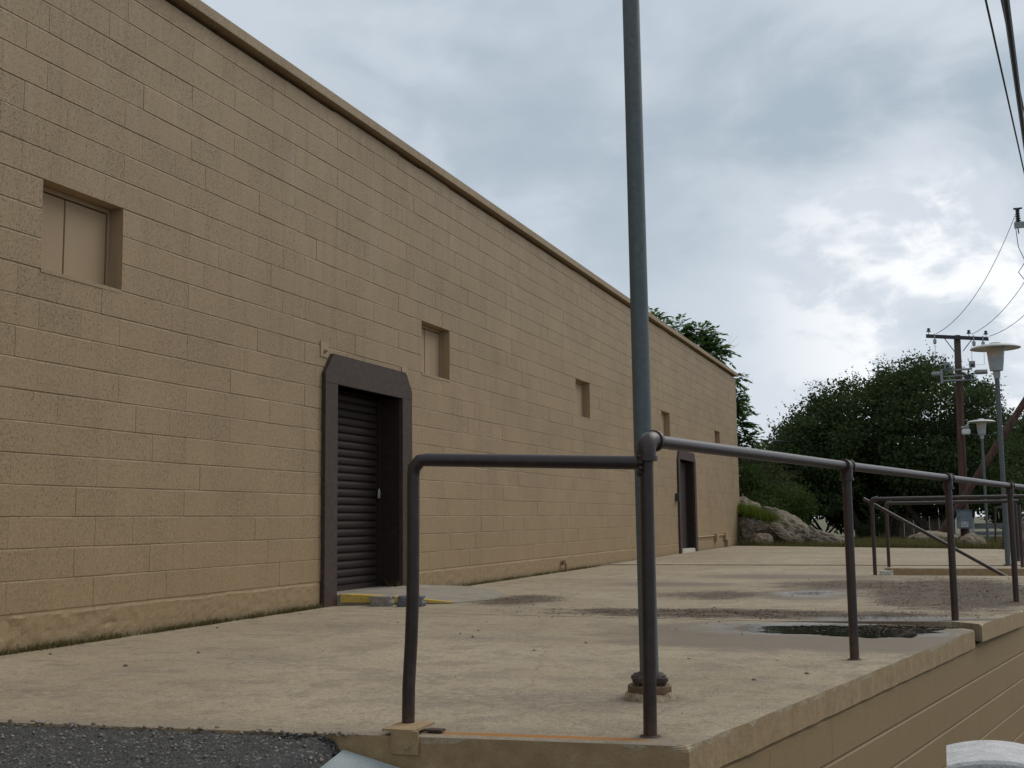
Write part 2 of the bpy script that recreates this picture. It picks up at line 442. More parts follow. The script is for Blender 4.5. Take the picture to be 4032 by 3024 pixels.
def asphalt(t, b):
    p = t.pos()
    vc = t.voro(p, 95.0, 'Color')
    vd = t.voro(p, 95.0, 'Distance')
    n = t.noise(p, 1.5, 4.0, 0.6)
    n2 = t.noise(p, 60.0, 3.0, 0.6)
    g = t.sep(vc)[1]
    c = t.mix(t.math('MULTIPLY', g, 0.8), (0.028, 0.026, 0.023), (0.088, 0.081, 0.071))
    c = t.mix(t.step(g, 0.90, 0.97), c, (0.20, 0.19, 0.17))
    c = t.mix(t.math('MULTIPLY', t.step(n, 0.4, 0.65), 0.35), c, (0.05, 0.047, 0.042))
    t.put(b.inputs['Base Color'], c)
    t.put(b.inputs['Roughness'], 0.85)
    t.put(b.inputs['Normal'], t.bump(t.math('SUBTRACT', n2, t.math('MULTIPLY', vd, 0.8)), 0.8, 0.012))

M_ASPH = mat('coarse_asphalt', asphalt)


def dirt(t, b):
    p = t.pos()
    n = t.noise(p, 0.8, 5.0, 0.6)
    n2 = t.noise(p, 12.0, 4.0, 0.6)
    c = t.mix(t.step(n, 0.35, 0.65), (0.16, 0.125, 0.075), (0.075, 0.085, 0.030))
    c = t.mix(t.math('MULTIPLY', n2, 0.5), c, (0.10, 0.085, 0.05))
    t.put(b.inputs['Base Color'], c)
    t.put(b.inputs['Roughness'], 0.95)
    t.put(b.inputs['Normal'], t.bump(n2, 0.7, 0.05))

M_DIRT = mat('dry_grassy_earth', dirt)


def rock(t, b, base=(0.175, 0.138, 0.098), lichen=0.75, warm=(0.225, 0.165, 0.105)):
    p = t.pos()
    n = t.noise(p, 2.2, 5.0, 0.65)
    n2 = t.noise(p, 9.0, 5.0, 0.7)
    n3 = t.noise(p, 40.0, 4.0, 0.65)
    c = t.mix(t.step(n, 0.35, 0.65), base, warm)
    c = t.mix(t.math('MULTIPLY', t.step(n2, 0.52, 0.62), lichen), c, (0.35, 0.325, 0.255))
    c = t.mix(t.math('MULTIPLY', t.step(n2, 0.42, 0.32), 0.6), c, (0.045, 0.042, 0.038))
    c = t.mix(t.math('MULTIPLY', n3, 0.35), c, (0.08, 0.075, 0.065))
    t.put(b.inputs['Base Color'], c)
    t.put(b.inputs['Roughness'], 0.92)
    t.put(b.inputs['Normal'], t.bump(t.math('ADD', n2, t.math('MULTIPLY', n3, 0.4)), 0.8, 0.08))

M_ROCK = mat('lichened_granite', rock)
M_ROCKWARM = mat('tan_granite', lambda t, b: rock(t, b, (0.25, 0.185, 0.12), 0.2, (0.32, 0.245, 0.16)))


def leafmat(name, c1, c2, trans=0.25):
    def fn(t, b):
        g = t.node('ShaderNodeNewGeometry')
        r = g.outputs['Random Per Island']
        n = t.noise(g.outputs['Position'], 0.9, 3.0, 0.5)
        c = t.mix(t.math('ADD', t.math('MULTIPLY', r, 0.6), t.math('MULTIPLY', t.step(n, 0.3, 0.7), 0.4)), c1, c2)
        t.put(b.inputs['Base Color'], c)
        t.put(b.inputs['Roughness'], 0.8)
        t.put(b.inputs['Specular IOR Level'], 0.12)
        tr = t.node('ShaderNodeBsdfTranslucent')
        t.put(tr.inputs[0], c)
        ms = t.node('ShaderNodeMixShader')
        t.put(ms.inputs[0], trans)
        t.l.new(b.outputs[0], ms.inputs[1]); t.l.new(tr.outputs[0], ms.inputs[2])
        out = t.n['Material Output']
        t.l.new(ms.outputs[0], out.inputs[0])
    return mat(name, fn)

M_OAK = leafmat('dark_oak_leaves', (0.030, 0.048, 0.017), (0.080, 0.112, 0.040), 0.25)
M_WALNUT = leafmat('green_compound_leaves', (0.060, 0.120, 0.034), (0.14, 0.22, 0.07), 0.5)
M_BUSH = leafmat('bright_bush_leaves', (0.030, 0.055, 0.014), (0.09, 0.125, 0.032), 0.3)
M_SCRUB = leafmat('scrub_leaves', (0.040, 0.055, 0.022), (0.10, 0.105, 0.05), 0.25)
M_GRASS = leafmat('verge_grass_blades', (0.055, 0.070, 0.018), (0.20, 0.165, 0.065), 0.25)
M_GRASSGREEN = leafmat('lush_grass_blades', (0.075, 0.12, 0.014), (0.16, 0.19, 0.035), 0.35)
M_STRAW = leafmat('dry_weed_blades', (0.07, 0.065, 0.02), (0.20, 0.16, 0.07), 0.2)
M_LITTER = leafmat('rotted_leaf_litter', (0.050, 0.036, 0.026), (0.22, 0.158, 0.105), 0.0)
M_PEBBLE = simple('small_stones', (0.24, 0.20, 0.16), 0.9, 0, 0.5, 60, 0.3)


def water(t, b):
    p = t.pos()
    t.put(b.inputs['Base Color'], (0.030, 0.028, 0.022))
    t.put(b.inputs['Roughness'], 0.035)
    t.put(b.inputs['IOR'], 1.33)
    t.put(b.inputs['Specular IOR Level'], 0.5)
    t.put(b.inputs['Normal'], t.bump(t.noise(p, 18.0, 2.0), 0.015, 0.004))

M_WATER = mat('standing_water', water)


# ------------------------------------------------------------------ mesh builder
class MB:
    def __init__(self):
        self.v = []; self.f = []; self.m = []

    def add(self, verts, faces, mi=0):
        o = len(self.v)
        self.v += [tuple(p) for p in verts]
        self.f += [tuple(i+o for i in f) for f in faces]
        self.m += [mi]*len(faces)
        return self

    def box(self, x0, x1, y0, y1, z0, z1, mi=0, bev=0.0):
        if bev > 0:
            bm = bmesh.new()
            bmesh.ops.create_cube(bm, size=1)
            for v in bm.verts:
                v.co = Vector(((x0+x1)/2+v.co.x*(x1-x0), (y0+y1)/2+v.co.y*(y1-y0), (z0+z1)/2+v.co.z*(z1-z0)))
            bmesh.ops.bevel(bm, geom=bm.edges[:], offset=bev, segments=2, affect='EDGES')
            self.bm(bm, mi)
            return self
        vs = [(x, y, z) for x in (x0, x1) for y in (y0, y1) for z in (z0, z1)]
        return self.add(vs, [(0, 1, 3, 2), (4, 6, 7, 5), (0, 4, 5, 1), (2, 3, 7, 6), (0, 2, 6, 4), (1, 5, 7, 3)], mi)

    def bm(self, bm, mi=0):
        bm.verts.index_update()
        self.add([v.co[:] for v in bm.verts], [[v.index for v in f.verts] for f in bm.faces], mi)
        bm.free()
        return self

    def tube(self, pts, rad, seg=12, mi=0, caps=True):
        pts = [Vector(p) for p in pts]
        n = len(pts)
        rad = [rad]*n if isinstance(rad, (int, float)) else rad
        vs = []; fs = []
        tan = []
        for i in range(n):
            a = pts[max(0, i-1)]; b = pts[min(n-1, i+1)]
            tan.append((b-a).normalized())
        ref = Vector((0, 0, 1)) if abs(tan[0].z) < 0.9 else Vector((1, 0, 0))
        nx = tan[0].cross(ref).normalized()
        for i in range(n):
            nx = (nx - tan[i]*nx.dot(tan[i])).normalized()
            ny = tan[i].cross(nx)
            sc = 1.0
            if 0 < i < n-1:
                d = (pts[i]-pts[i-1]).normalized().dot(tan[i])
                sc = 1/max(0.6, d)
            for k in range(seg):
                a = 2*math.pi*k/seg
                off = nx*math.cos(a)+ny*math.sin(a)
                vs.append(pts[i]+off*rad[i]*(1 if sc == 1 else 1+(sc-1)*0.5))
        for i in range(n-1):
            for k in range(seg):
                k2 = (k+1) % seg
                fs.append((i*seg+k, i*seg+k2, (i+1)*seg+k2, (i+1)*seg+k))
        if caps:
            fs.append(tuple(range(seg))[::-1]); fs.append(tuple((n-1)*seg+k for k in range(seg)))
        return self.add(vs, fs, mi)

    def lathe(self, c, prof, seg=32, mi=0):
        vs = []; fs = []
        for (r, z) in prof:
            for k in range(seg):
                a = 2*math.pi*k/seg
                vs.append((c[0]+r*math.cos(a), c[1]+r*math.sin(a), c[2]+z))
        for i in range(len(prof)-1):
            for k in range(seg):
                k2 = (k+1) % seg
                fs.append((i*seg+k, i*seg+k2, (i+1)*seg+k2, (i+1)*seg+k))
        if prof[0][0] > 0.0005: fs.append(tuple(range(seg))[::-1])
        if prof[-1][0] > 0.0005: fs.append(tuple((len(prof)-1)*seg+k for k in range(seg)))
        return self.add(vs, fs, mi)

    def prism(self, poly, d, mi=0):
        """extrude a planar polygon (list of 3-D points) by vector d"""
        n = len(poly); d = Vector(d)
        vs = [Vector(p) for p in poly]+[Vector(p)+d for p in poly]
        fs = [tuple(range(n))[::-1], tuple(range(n, 2*n))]+[(i, (i+1) % n, n+(i+1) % n, n+i) for i in range(n)]
        return self.add(vs, fs, mi)

    def mesh(self, name, mats, smooth=False):
        me = bpy.data.meshes.new(name)
        me.from_pydata(self.v, [], self.f)
        for m in (mats if isinstance(mats, (list, tuple)) else [mats]):
            me.materials.append(m)
        if any(self.m):
            me.polygons.foreach_set('material_index', self.m)
        if smooth:
            me.polygons.foreach_set('use_smooth', [True]*len(me.polygons))
            try:
                me.set_sharp_from_angle(angle=math.radians(smooth if smooth is not True else 40))
            except Exception:
                pass
        me.update()
        bm = bmesh.new(); bm.from_mesh(me)
        bmesh.ops.recalc_face_normals(bm, faces=bm.faces); bm.to_mesh(me); bm.free()
        return me

    def build(self, name, mats, parent=None, smooth=False, loc=None):
        return link(name, self.mesh(name, mats, smooth), parent, loc)


def link(name, me, parent=None, loc=None):
    o = bpy.data.objects.new(name, me)
    COL.objects.link(o)
    if parent is not None:
        o.parent = parent
        # parts are authored in world coordinates
        o.matrix_parent_inverse = Matrix.Translation(-Vector(parent.location)) if parent.parent is None else Matrix.Identity(4)
    if loc is not None:
        o.location = loc
    return o


def tag(o, label=None, cat=None, group=None, kind=None):
    if label: o['label'] = label
    if cat: o['category'] = cat
    if group: o['group'] = group
    if kind: o['kind'] = kind
    return o


def thing(name, label, cat, loc=(0, 0, 0), group=None):
    o = bpy.data.objects.new(name, None)
    o.empty_display_size = 0.2
    COL.objects.link(o)
    o.location = loc
    return tag(o, label, cat, group)


def structure(name, mb, m, smooth=False):
    return tag(mb.build(name, m, None, smooth), kind='structure')


def quads_object(name, V, F, m, parent=None, kind=None):
    """numpy verts (n,3), faces (k,4) or (k,3) -> object"""
    me = bpy.data.meshes.new(name)
    me.vertices.add(len(V)); me.vertices.foreach_set('co', np.asarray(V, dtype=np.float32).ravel())
    k = F.shape[1]
    me.loops.add(F.size); me.loops.foreach_set('vertex_index', F.astype(np.int32).ravel())
    me.polygons.add(len(F)); me.polygons.foreach_set('loop_start', np.arange(0, F.size, k, dtype=np.int32))
    me.update(calc_edges=True)
    me.validate()
    me.materials.append(m)
    o = link(name, me, parent)
    if kind: o['kind'] = kind
    return o


C = 0.2032
XW = -5.513                                                     # face of the long block wall
YEND = 34.62                                                    # its far corner

# ================================================================== THE SETTING
def zground(x, y):
    # the lot lies about 1.15 m below the dock and climbs to it at the left end and far beyond
    if x < -2.25: a = -0.004
    elif x < -1.5: a = -0.004-0.30*(x+2.25)-0.06*min(1, max(0, (x+2.19)/0.05))
    elif x < 0.4: a = -0.289-(x+1.5)/1.9*0.86
    else: a = -1.149
    if y > 4.5 and x < 0.4:
        k = min(1, (y-4.5)/0.6); a = a*(1-k)+(-1.149)*k if x > -2.25 else -0.30*k-0.004
    t = min(1, max(0, (y-19)/10.0)); t = t*t*(3-2*t)
    return a*(1-t)+(-0.075)*t


def axis(dense0, dense1, step, lo, hi):
    a = list(np.arange(dense0, dense1, step))
    s = step*2; v = dense1
    while v < hi:
        a.append(v); v += s; s *= 1.35
    a.append(hi)
    s = step*2; v = dense0-s; b = []
    while v > lo:
        b.append(v); s *= 1.35; v -= s
    b.append(lo)
    return b[::-1]+a

xs = axis(-5.6, -1.2, 0.017, -120, 500)
ys = axis(3.2, 4.3, 0.017, -400, 29.6)
V = []; 
for yy in ys:
    for xx in xs:
        z = zground(xx, yy)
        if -5.7 < xx < -1.0 and 2.8 < yy < 4.4:
            p = Vector((xx*34, yy*34, 0))
            z += 0.011*mnoise.noise(p)+0.006*mnoise.noise(p*2.3)-0.006
        V.append((xx, yy, z))
nx = len(xs)
F = [(j*nx+i, j*nx+i+1, (j+1)*nx+i+1, (j+1)*nx+i) for j in range(len(ys)-1) for i in range(nx-1)]
lot = quads_object('asphalt_lot', np.array(V), np.array(F), M_ASPH, kind='structure')

mb = MB()
vx = [-300, -120, -60, -30, -15, -8, -6, -5, -4, -3, -2, -1, 0, 1, 2, 4, 8, 15, 30, 60, 120, 300]
vy = [29.0, 29.8, 31, 33, 35, 38, 42, 46, 52, 60, 75, 100, 150, 250, 600]
vv = [(a, b, (-0.16 if b < 29.5 else -0.055+0.05*mnoise.noise(Vector((a*.4, b*.4, 3))))) for b in vy for a in vx]
ff = [(j*len(vx)+i, j*len(vx)+i+1, (j+1)*len(vx)+i+1, (j+1)*len(vx)+i) for j in range(len(vy)-1) for i in range(len(vx)-1)]
mb.add(vv, ff)
structure('earth_verge', mb, M_DIRT)

# ================================================================== LOADING DOCK
dock = thing('loading_dock', 'tan concrete loading dock with painted block front along the long tan building', 'loading dock', (-0.87, 4.18, 0))


def end_y(x): return 4.18+0.1*(x+0.87)


def front_x(y):
    if y < 10.78: return -0.87+(y-4.18)*0.2227
    if y < 14.2: return 0.60+(y-10.78)*0.2105
    return 1.32


def far_y(x): return 33.4-(x+5.5)*0.63


def slab(name, outline, top, label=None, front=(), thick=0.12, jit=0.004, m=None, sub=0.12):
    """outline: list of (x, y); front: indices of outline edges that are exposed (finely cut, painted, rounded)"""
    pts = []; exposed = []
    n = len(outline)
    for i in range(n):
        a = Vector((*outline[i], 0)); b = Vector((*outline[(i+1) % n], 0))
        ex = i in front
        k = max(1, int((b-a).length/sub)) if ex else 1
        for q in range(k):
            p = a.lerp(b, q/k)
            if ex and q > 0:
                nrm = Vector((b.y-a.y, a.x-b.x, 0)).normalized()
                p += nrm*jit*mnoise.noise(Vector((p.x*7, p.y*7, 1.0)))
            pts.append(p); exposed.append(ex)
    bm = bmesh.new()
    tv = [bm.verts.new((p.x, p.y, top(p.x, p.y))) for p in pts]
    bv = [bm.verts.new((p.x, p.y, top(p.x, p.y)-thick)) for p in pts]
    bm.faces.new(tv); bm.faces.new(bv[::-1])
    edges = []
    for i in range(len(pts)):
        j = (i+1) % len(pts)
        f = bm.faces.new((tv[i], bv[i], bv[j], tv[j]))
        if exposed[i]:
            f.material_index = 1
            edges.append(bm.edges.get((tv[i], tv[j])))
    r = bmesh.ops.bevel(bm, geom=edges, offset=0.022, segments=3, affect='EDGES', profile=0.5)
    for f in r['faces']:
        if f.is_valid: f.material_index = 2
    bmesh.ops.recalc_face_normals(bm, faces=bm.faces)
    bmesh.ops.triangulate(bm, faces=[f for f in bm.faces if len(f.verts) > 4])
    me = bpy.data.meshes.new(name)
    bm.to_mesh(me); bm.free()
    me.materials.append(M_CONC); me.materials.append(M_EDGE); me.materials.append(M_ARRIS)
    o = link(name, me, dock)
    if label: o['label'] = label
    return o

XB = XW+0.01
flat0 = lambda x, y: 0.0
# near slab: end edge and front edge exposed
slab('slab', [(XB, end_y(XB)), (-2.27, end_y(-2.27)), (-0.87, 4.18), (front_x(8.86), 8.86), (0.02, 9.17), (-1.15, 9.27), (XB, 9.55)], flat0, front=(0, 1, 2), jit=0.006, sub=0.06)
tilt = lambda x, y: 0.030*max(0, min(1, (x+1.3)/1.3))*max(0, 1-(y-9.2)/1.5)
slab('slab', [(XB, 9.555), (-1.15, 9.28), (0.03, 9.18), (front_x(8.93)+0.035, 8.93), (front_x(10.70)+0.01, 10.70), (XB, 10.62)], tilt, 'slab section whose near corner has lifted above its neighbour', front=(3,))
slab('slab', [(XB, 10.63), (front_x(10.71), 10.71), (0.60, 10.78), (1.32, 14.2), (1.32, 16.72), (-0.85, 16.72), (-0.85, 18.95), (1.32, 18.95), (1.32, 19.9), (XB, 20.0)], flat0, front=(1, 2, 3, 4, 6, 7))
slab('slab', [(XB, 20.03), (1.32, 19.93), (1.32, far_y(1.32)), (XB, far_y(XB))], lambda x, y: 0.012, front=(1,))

# core of the dock (mortar plane of the front wall, end face, stairwell walls)
mb = MB()
ins = 0.035
core = [(XB, end_y(XB)+ins), (-0.87-ins*0.8, 4.18+ins), (0.60-ins, 10.78), (1.32-ins, 14.2), (1.32-ins, 16.74), (-0.86, 16.74)]
mb.prism([(x, y, -0.1202) for x, y in core], (0, 0, -1.2))
core2 = [(XB, 16.741), (-0.87, 16.741), (-0.87, 18.93), (XB, 18.93)]
mb.prism([(x, y, -0.1202) for x, y in core2], (0, 0, -1.2))
core3 = [(XB, 18.931), (1.32-ins, 18.931), (1.32-ins, far_y(1.3)), (XB, far_y(XB))]
mb.prism([(x, y, -0.1202) for x, y in core3], (0, 0, -1.2))
mb.build('dock_core', M_DOCKWALL, dock)
mb = MB()
mb.prism([(-2.3, end_y(-2.3)+0.006, -0.121), (-0.885, 4.18+0.006, -0.121), (-0.885, 4.22, -0.121), (-2.3, end_y(-2.3)+0.04, -0.121)], (0, 0, -1.2))
mb.build('end_face', M_EDGE, dock)


def block_mesh(L, h, depth, top=0.006, bot=0.0010, side=0.0004, jy=0.008, gap=0.0022, bx=-0.006):
    """block lying along +Y from 0 to L, front face at x=0, joints of width jy (bed) and gap (head)"""
    y0, y1 = gap/2, L-gap/2
    z0, z1 = jy/2*0.6, h-jy/2*0.6
    f = [(0, y0+side, z0+bot), (0, y1-side, z0+bot), (0, y1-side, z1-top), (0, y0+side, z1-top)]
    sx = -0.003
    k = [(sx, y0, z0), (sx, y1, z0), (bx, y1, z1), (bx, y0, z1)]
    q = [(-depth, y0, z0), (-depth, y1, z0), (-depth, y1, z1), (-depth, y0, z1)]
    mbk = MB()
    fs = [(0, 1, 2, 3)]
    for i in range(4):
        j = (i+1) % 4
        fs.append((i, 4+i, 4+j, j)); fs.append((4+i, 8+i, 8+j, 4+j))
    mbk.add(f+k+q, fs)
    return mbk

# front wall blocks of the dock: courses of painted block under the slab
def dock_front_blocks():
    segs = [((-0.87-0.012, 4.18+0.0), (0.60-0.012, 10.78)), ((0.60-0.012, 10.78), (1.32-0.012, 14.2))]
    zt = -0.125
    full = block_mesh(0.4064, C, 0.022, gap=0.0003, top=0.017, jy=0.003, bx=-0.020).mesh('block', M_DOCKWALL)
    n = 0
    rest = MB()
    for (a, b) in segs:
        a = Vector((*a, 0)); b = Vector((*b, 0)); L = (b-a).length; d = (b-a)/L
        ang = math.atan2(-d.x, d.y)
        for r in range(6):
            z = zt-(r+1)*C
            s = -(0.2032 if r % 2 else 0.0)
            while s < L-0.001:
                s0 = max(0, s); s1 = min(L, s+0.4064)
                if s1-s0 > 0.03:
                    p = a+d*s0
                    if s1-s0 > 0.405:
                        o = link('block', full, dock)
                    else:
                        o = block_mesh(s1-s0, C, 0.022, gap=0.0003, top=0.017, jy=0.003, bx=-0.020).build('block', M_DOCKWALL, dock)
                    off = random.uniform(-0.0003, 0.0003)
                    o.matrix_parent_inverse = Matrix.Identity(4)
                    o.location = Vector((p.x+off, p.y, z))-Vector(dock.location)
                    o.rotation_euler = (0, 0, ang)
                    n += 1
                s += 0.4064
    return n
dock_front_blocks()

# stairs cut into the dock, going down to the lot
for i in range(6):
    x0 = -0.868+0.285*i+0.012
    z = -0.17*(i+1)
    MB().box(x0, x0+0.30, 16.745, 18.925, z-0.17, z, bev=0.006).build('step', M_GREYCONC, dock)
# chipped pale stub beside the stair post
mb = MB()
bm = bmesh.new(); bmesh.ops.create_cube(bm, size=1); bmesh.ops.subdivide_edges(bm, edges=bm.edges[:], cuts=3, use_grid_fill=True)
for v in bm.verts:
    v.co = Vector((v.co.x*0.16-0.74, v.co.y*0.12+16.79, v.co.z*0.12+0.0))+Vector((mnoise.noise(v.co*5), mnoise.noise(v.co*5+Vector((4, 0, 0))), mnoise.noise(v.co*5+Vector((0, 7, 0)))))*0.02
mb.bm(bm)
tag(mb.build('concrete_lump', M_STEPSTONE), 'chipped whitish concrete lump at the foot of the first stair rail post', 'concrete lump')

# puddle
def blob_sheet(name, cx, cy, rx, ry, z, m, seed, n=260, amp=0.28, rot=0.0):
    pts = []
    for k in range(n):
        a = 2*math.pi*k/n
        q = 1+amp*mnoise.noise(Vector((math.cos(a)*1.6+seed, math.sin(a)*1.6, seed)))+amp*0.6*mnoise.noise(Vector((math.cos(a)*5+seed, math.sin(a)*5, seed*2)))+amp*0.45*mnoise.noise(Vector((math.cos(a)*15+seed, math.sin(a)*15, seed*3)))
        px, py = rx*q*math.cos(a), ry*q*math.sin(a)
        pts.append((cx+px*math.cos(rot)-py*math.sin(rot), cy+px*math.sin(rot)+py*math.cos(rot), z))
    mb = MB()
    mb.add([(cx, cy, z)]+pts, [(0, 1+k, 1+(k+1) % n) for k in range(n)])
    return structure(name, mb, m)
blob_sheet('puddle', -0.62, 8.62, 0.62, 0.36, 0.004, M_WATER, 3.3, amp=0.35)
blob_sheet('puddle', -0.25, 9.02, 0.34, 0.10, 0.004, M_WATER, 8.1, amp=0.3)

# ================================================================== WAREHOUSE
wh = thing('warehouse', 'long tan painted block building with five small shuttered windows and two brown doors', 'building', (XW, 20, 0))
ZF = 0.244                                                      # top of the footing
ZT = ZF+23*C                                                    # underside of the coping
wins = [(6.12, 6.94), (12.22, 13.04), (18.31, 19.13), (24.60, 25.42), (30.90, 31.66)]
WZ0, WZ1 = ZF+11*C, ZF+14*C
D1 = (10.13, 11.64, 2.13); D2 = (26.20, 27.82, 2.12)
YB = -6.0                                                       # where the built length starts, behind the camera

holes = [(a, b, WZ0, WZ1) for a, b in wins]+[(D1[0], D1[1], -1, D1[2]), (D2[0], D2[1], -1, D2[2])]


def wall_core():
    """backing wall (mortar plane) with real openings"""
    mb = MB()
    x1 = XW-0.0065; x0 = XW-0.22
    ysplit = sorted({YB, YEND-0.02}|{h[0] for h in holes}|{h[1] for h in holes})
    for a, b in zip(ysplit[:-1], ysplit[1:]):
        mid = (a+b)/2
        hs = [h for h in holes if h[0] < mid < h[1]]
        if not hs:
            mb.box(x0, x1, a, b, -0.4, ZT-0.050)
        else:
            h = hs[0]
            if h[2] > -0.5: mb.box(x0, x1, a, b, -0.4, h[2])
            mb.box(x0, x1, a, b, h[3], ZT-0.036)
    mb.box(XW-0.22, XW-0.09, YB, YEND-0.03, ZT-0.0495, ZT)
    return mb
wall_core().build('wall', M_MORTAR, wh)
mb = MB()
mb.box(XW-14, XW-0.221, YEND-0.24, YEND-0.02, -0.4, ZT)
mb.box(XW-14, XW-13.8, YB, YEND-0.241, -0.4, ZT)
mb.box(XW-13.79, XW-0.23, YB, YB+0.2, -0.4, ZT)
mb.build('end_wall', M_WALL, wh)
MB().box(XW-13.7, XW-0.222, YB+0.21, YEND-0.25, ZT-0.25, ZT-0.1).build('roof', M_ROOFTIN, wh)

# footing course: rough rendered strip, proud of the wall by a few millimetres, with a ragged top
def footing(a, b):
    n = int((b-a)/0.035)
    vs = []; fs = []
    for i in range(n+1):
        y = a+(b-a)*i/n
        rough = 1.51 if y < 7.0 else 0.7
        q = mnoise.noise(Vector((y*9, 0, 0)))*0.010*rough+mnoise.noise(Vector((y*2.2, 5, 0)))*0.012
        for k in range(12):
            z = -0.05+(ZF+q-0.004+0.05)*k/11
            x = XW+0.003+0.006*rough*mnoise.noise(Vector((y*11, z*14, 2)))+(0.004*mnoise.noise(Vector((y*30, z*30, 2))))
            if rough > 1.5 and k > 5: x -= 0.022*max(0, mnoise.noise(Vector((y*5, z*9, 6)))-0.12)
            if k == 11: x = XW-0.008
            vs.append((x, y, z))
    for i in range(n):
        for k in range(11):
            fs.append((i*12+k, (i+1)*12+k, (i+1)*12+k+1, i*12+k+1))
    return vs, fs
mb = MB()
for a, b in ((YB, 9.88), (11.88, 26.02), (28.02, YEND)):
    mb.add(*footing(a, b))
mb.build('footing', M_PLASTER, wh)

# blocks
allb = []
for r in range(23):
    z = ZF+r*C; CH = C if r < 22 else C-0.048
    L_above = 20-r-1
    t0 = (L_above+1) % 2
    y = 5.92+t0*C-0.4064*40
    cuts = [h for h in holes if h[2] < z+C*0.5 < h[3]]
    part = [h for h in holes if not (h[2] < z+C*0.5 < h[3]) and (h[2]+0.02 < z+C and h[3]-0.02 > z)]
    while y < YEND:
        segs = [(max(y, YB), min(y+0.4064, YEND))]
        for h in cuts+part:
            ns = []
            for (a, b) in segs:
                if b <= h[0] or a >= h[1]: ns.append((a, b)); continue
                if a < h[0]: ns.append((a, h[0]))
                if b > h[1]: ns.append((h[1], b))
            segs = ns
        for (a, b) in segs:
            if b-a > 0.035: allb.append((a, z, b-a, CH))
        y += 0.4064
# remaining strip of the course over the door openings
for D in (D1, D2):
    zt = ZF+math.ceil((D[2]-ZF)/C)*C
    if zt-D[2] > 0.02:
        y = D[0]
        while y < D[1]-0.03:
            allb.append((y, D[2], min(0.4064, D[1]-y), zt-D[2])); y += 0.4064

def seen(bk):
    y, z, L, h = bk
    rel = Vector((XW, y+L/2, z+h/2-EYE))
    w = rel.dot(_f)
    if w < 1: return False
    sx = rel.dot(_r)/w*1177+512; sy = 384-rel.dot(_u)/w*1177
    return -15 < sx < 1030 and -15 < sy < 780
vis = sorted([b for b in allb if seen(b)], key=lambda b: (b[0]**2+XW**2+(b[1]-EYE)**2)/(1 if b[2] > 0.3 else 0.3))
near = vis[:296]
nearset = set(near)
cache = {}
def blk_geo(L, h, var):
    key = (round(L, 3), round(h, 3), var)
    if key not in cache:
        g = [0.0001, 0.0003, 0.0012][var]
        tp = [0.012, 0.014, 0.010][var]
        cache[key] = block_mesh(L, h, 0.0135, gap=g, top=tp, jy=[0.0012, 0.0035, 0.0008][var])
    return cache[key]
meshcache = {}
rest = MB()
for bk in allb:
    y, z, L, h = bk
    var = random.randrange(3)
    off = random.uniform(-0.0015, 0.0015)
    if bk in nearset:
        g = blk_geo(L, h, var)
        key = (round(L, 3), round(h, 3), var)
        if key not in meshcache:
            meshcache[key] = g.mesh('block', M_WALL)
        o = link('block', meshcache[key], wh)
        o.matrix_parent_inverse = Matrix.Identity(4)
        o.location = Vector((XW+off, y, z))-Vector(wh.location)
    else:
        g = blk_geo(L, h, var)
        rest.add([(v[0]+XW+off, v[1]+y, v[2]+z) for v in g.v], g.f)
tag(rest.build('far_blocks', M_WALL, wh), kind='stuff')

# coping
mb = MB()
seg = []
y = YB
while y < YEND+0.05:
    y2 = min(y+6.1, YEND+0.06)
    mb.box(XW-0.30, XW+0.068, y, y2-0.004, ZT+0.001, ZT+0.098, bev=0.004)
    y = y2
mb.build('coping', M_WALL, wh)

# windows: frame and two shutter panels in a deep reveal
for i, (a, b) in enumerate(wins):
    d = 0.115
    fr = MB()
    x0, x1 = XW-0.20, XW-d
    fr.box(x0, x1, a+0.002, a+0.03, WZ0+0.002, WZ1-0.002)
    fr.box(x0, x1, b-0.03, b-0.002, WZ0+0.002, WZ1-0.002)
    fr.box(x0, x1, a+0.031, b-0.031, WZ1-0.034, WZ1-0.002)
    fr.box(x0, x1, a+0.031, b-0.031, WZ0+0.002, WZ0+0.03)
    f = fr.build('window', M_SMOOTH, wh)
    ym = a+0.031+(b-a-0.062)*0.42
    MB().box(XW-0.19, XW-d-0.008, a+0.036, ym-0.003, WZ0+0.034, WZ1-0.044, bev=0.003).build('shutter_panel', M_SMOOTH, f)
    MB().box(XW-0.19, XW-d-0.004, ym+0.003, b-0.042, WZ0+0.034, WZ1-0.044, bev=0.003).build('shutter_panel', M_SMOOTH, f)
    MB().box(XW-0.215, XW-0.192, a+0.002, b-0.002, WZ0+0.002, WZ1-0.002).build('backing', M_BLACK, f)
    # sloping mortar sill
    n = 14
    vs = []
    for k in range(n+1):
        yy = a+(b-a)*k/n
        q = 0.008*mnoise.noise(Vector((yy*17, i, 0)))
        vs += [(XW-d-0.002, yy, WZ0+0.03), (XW+0.002, yy, WZ0+0.004+q), (XW+0.004, yy, WZ0-0.022+q*2), (XW-0.006, yy, WZ0-0.03)]
    sl = MB(); sl.add(vs, [(k*4+j, (k+1)*4+j, (k+1)*4+j+1, k*4+j+1) for k in range(n) for j in range(3)])
    sl.build('sill', M_PLASTER, f)

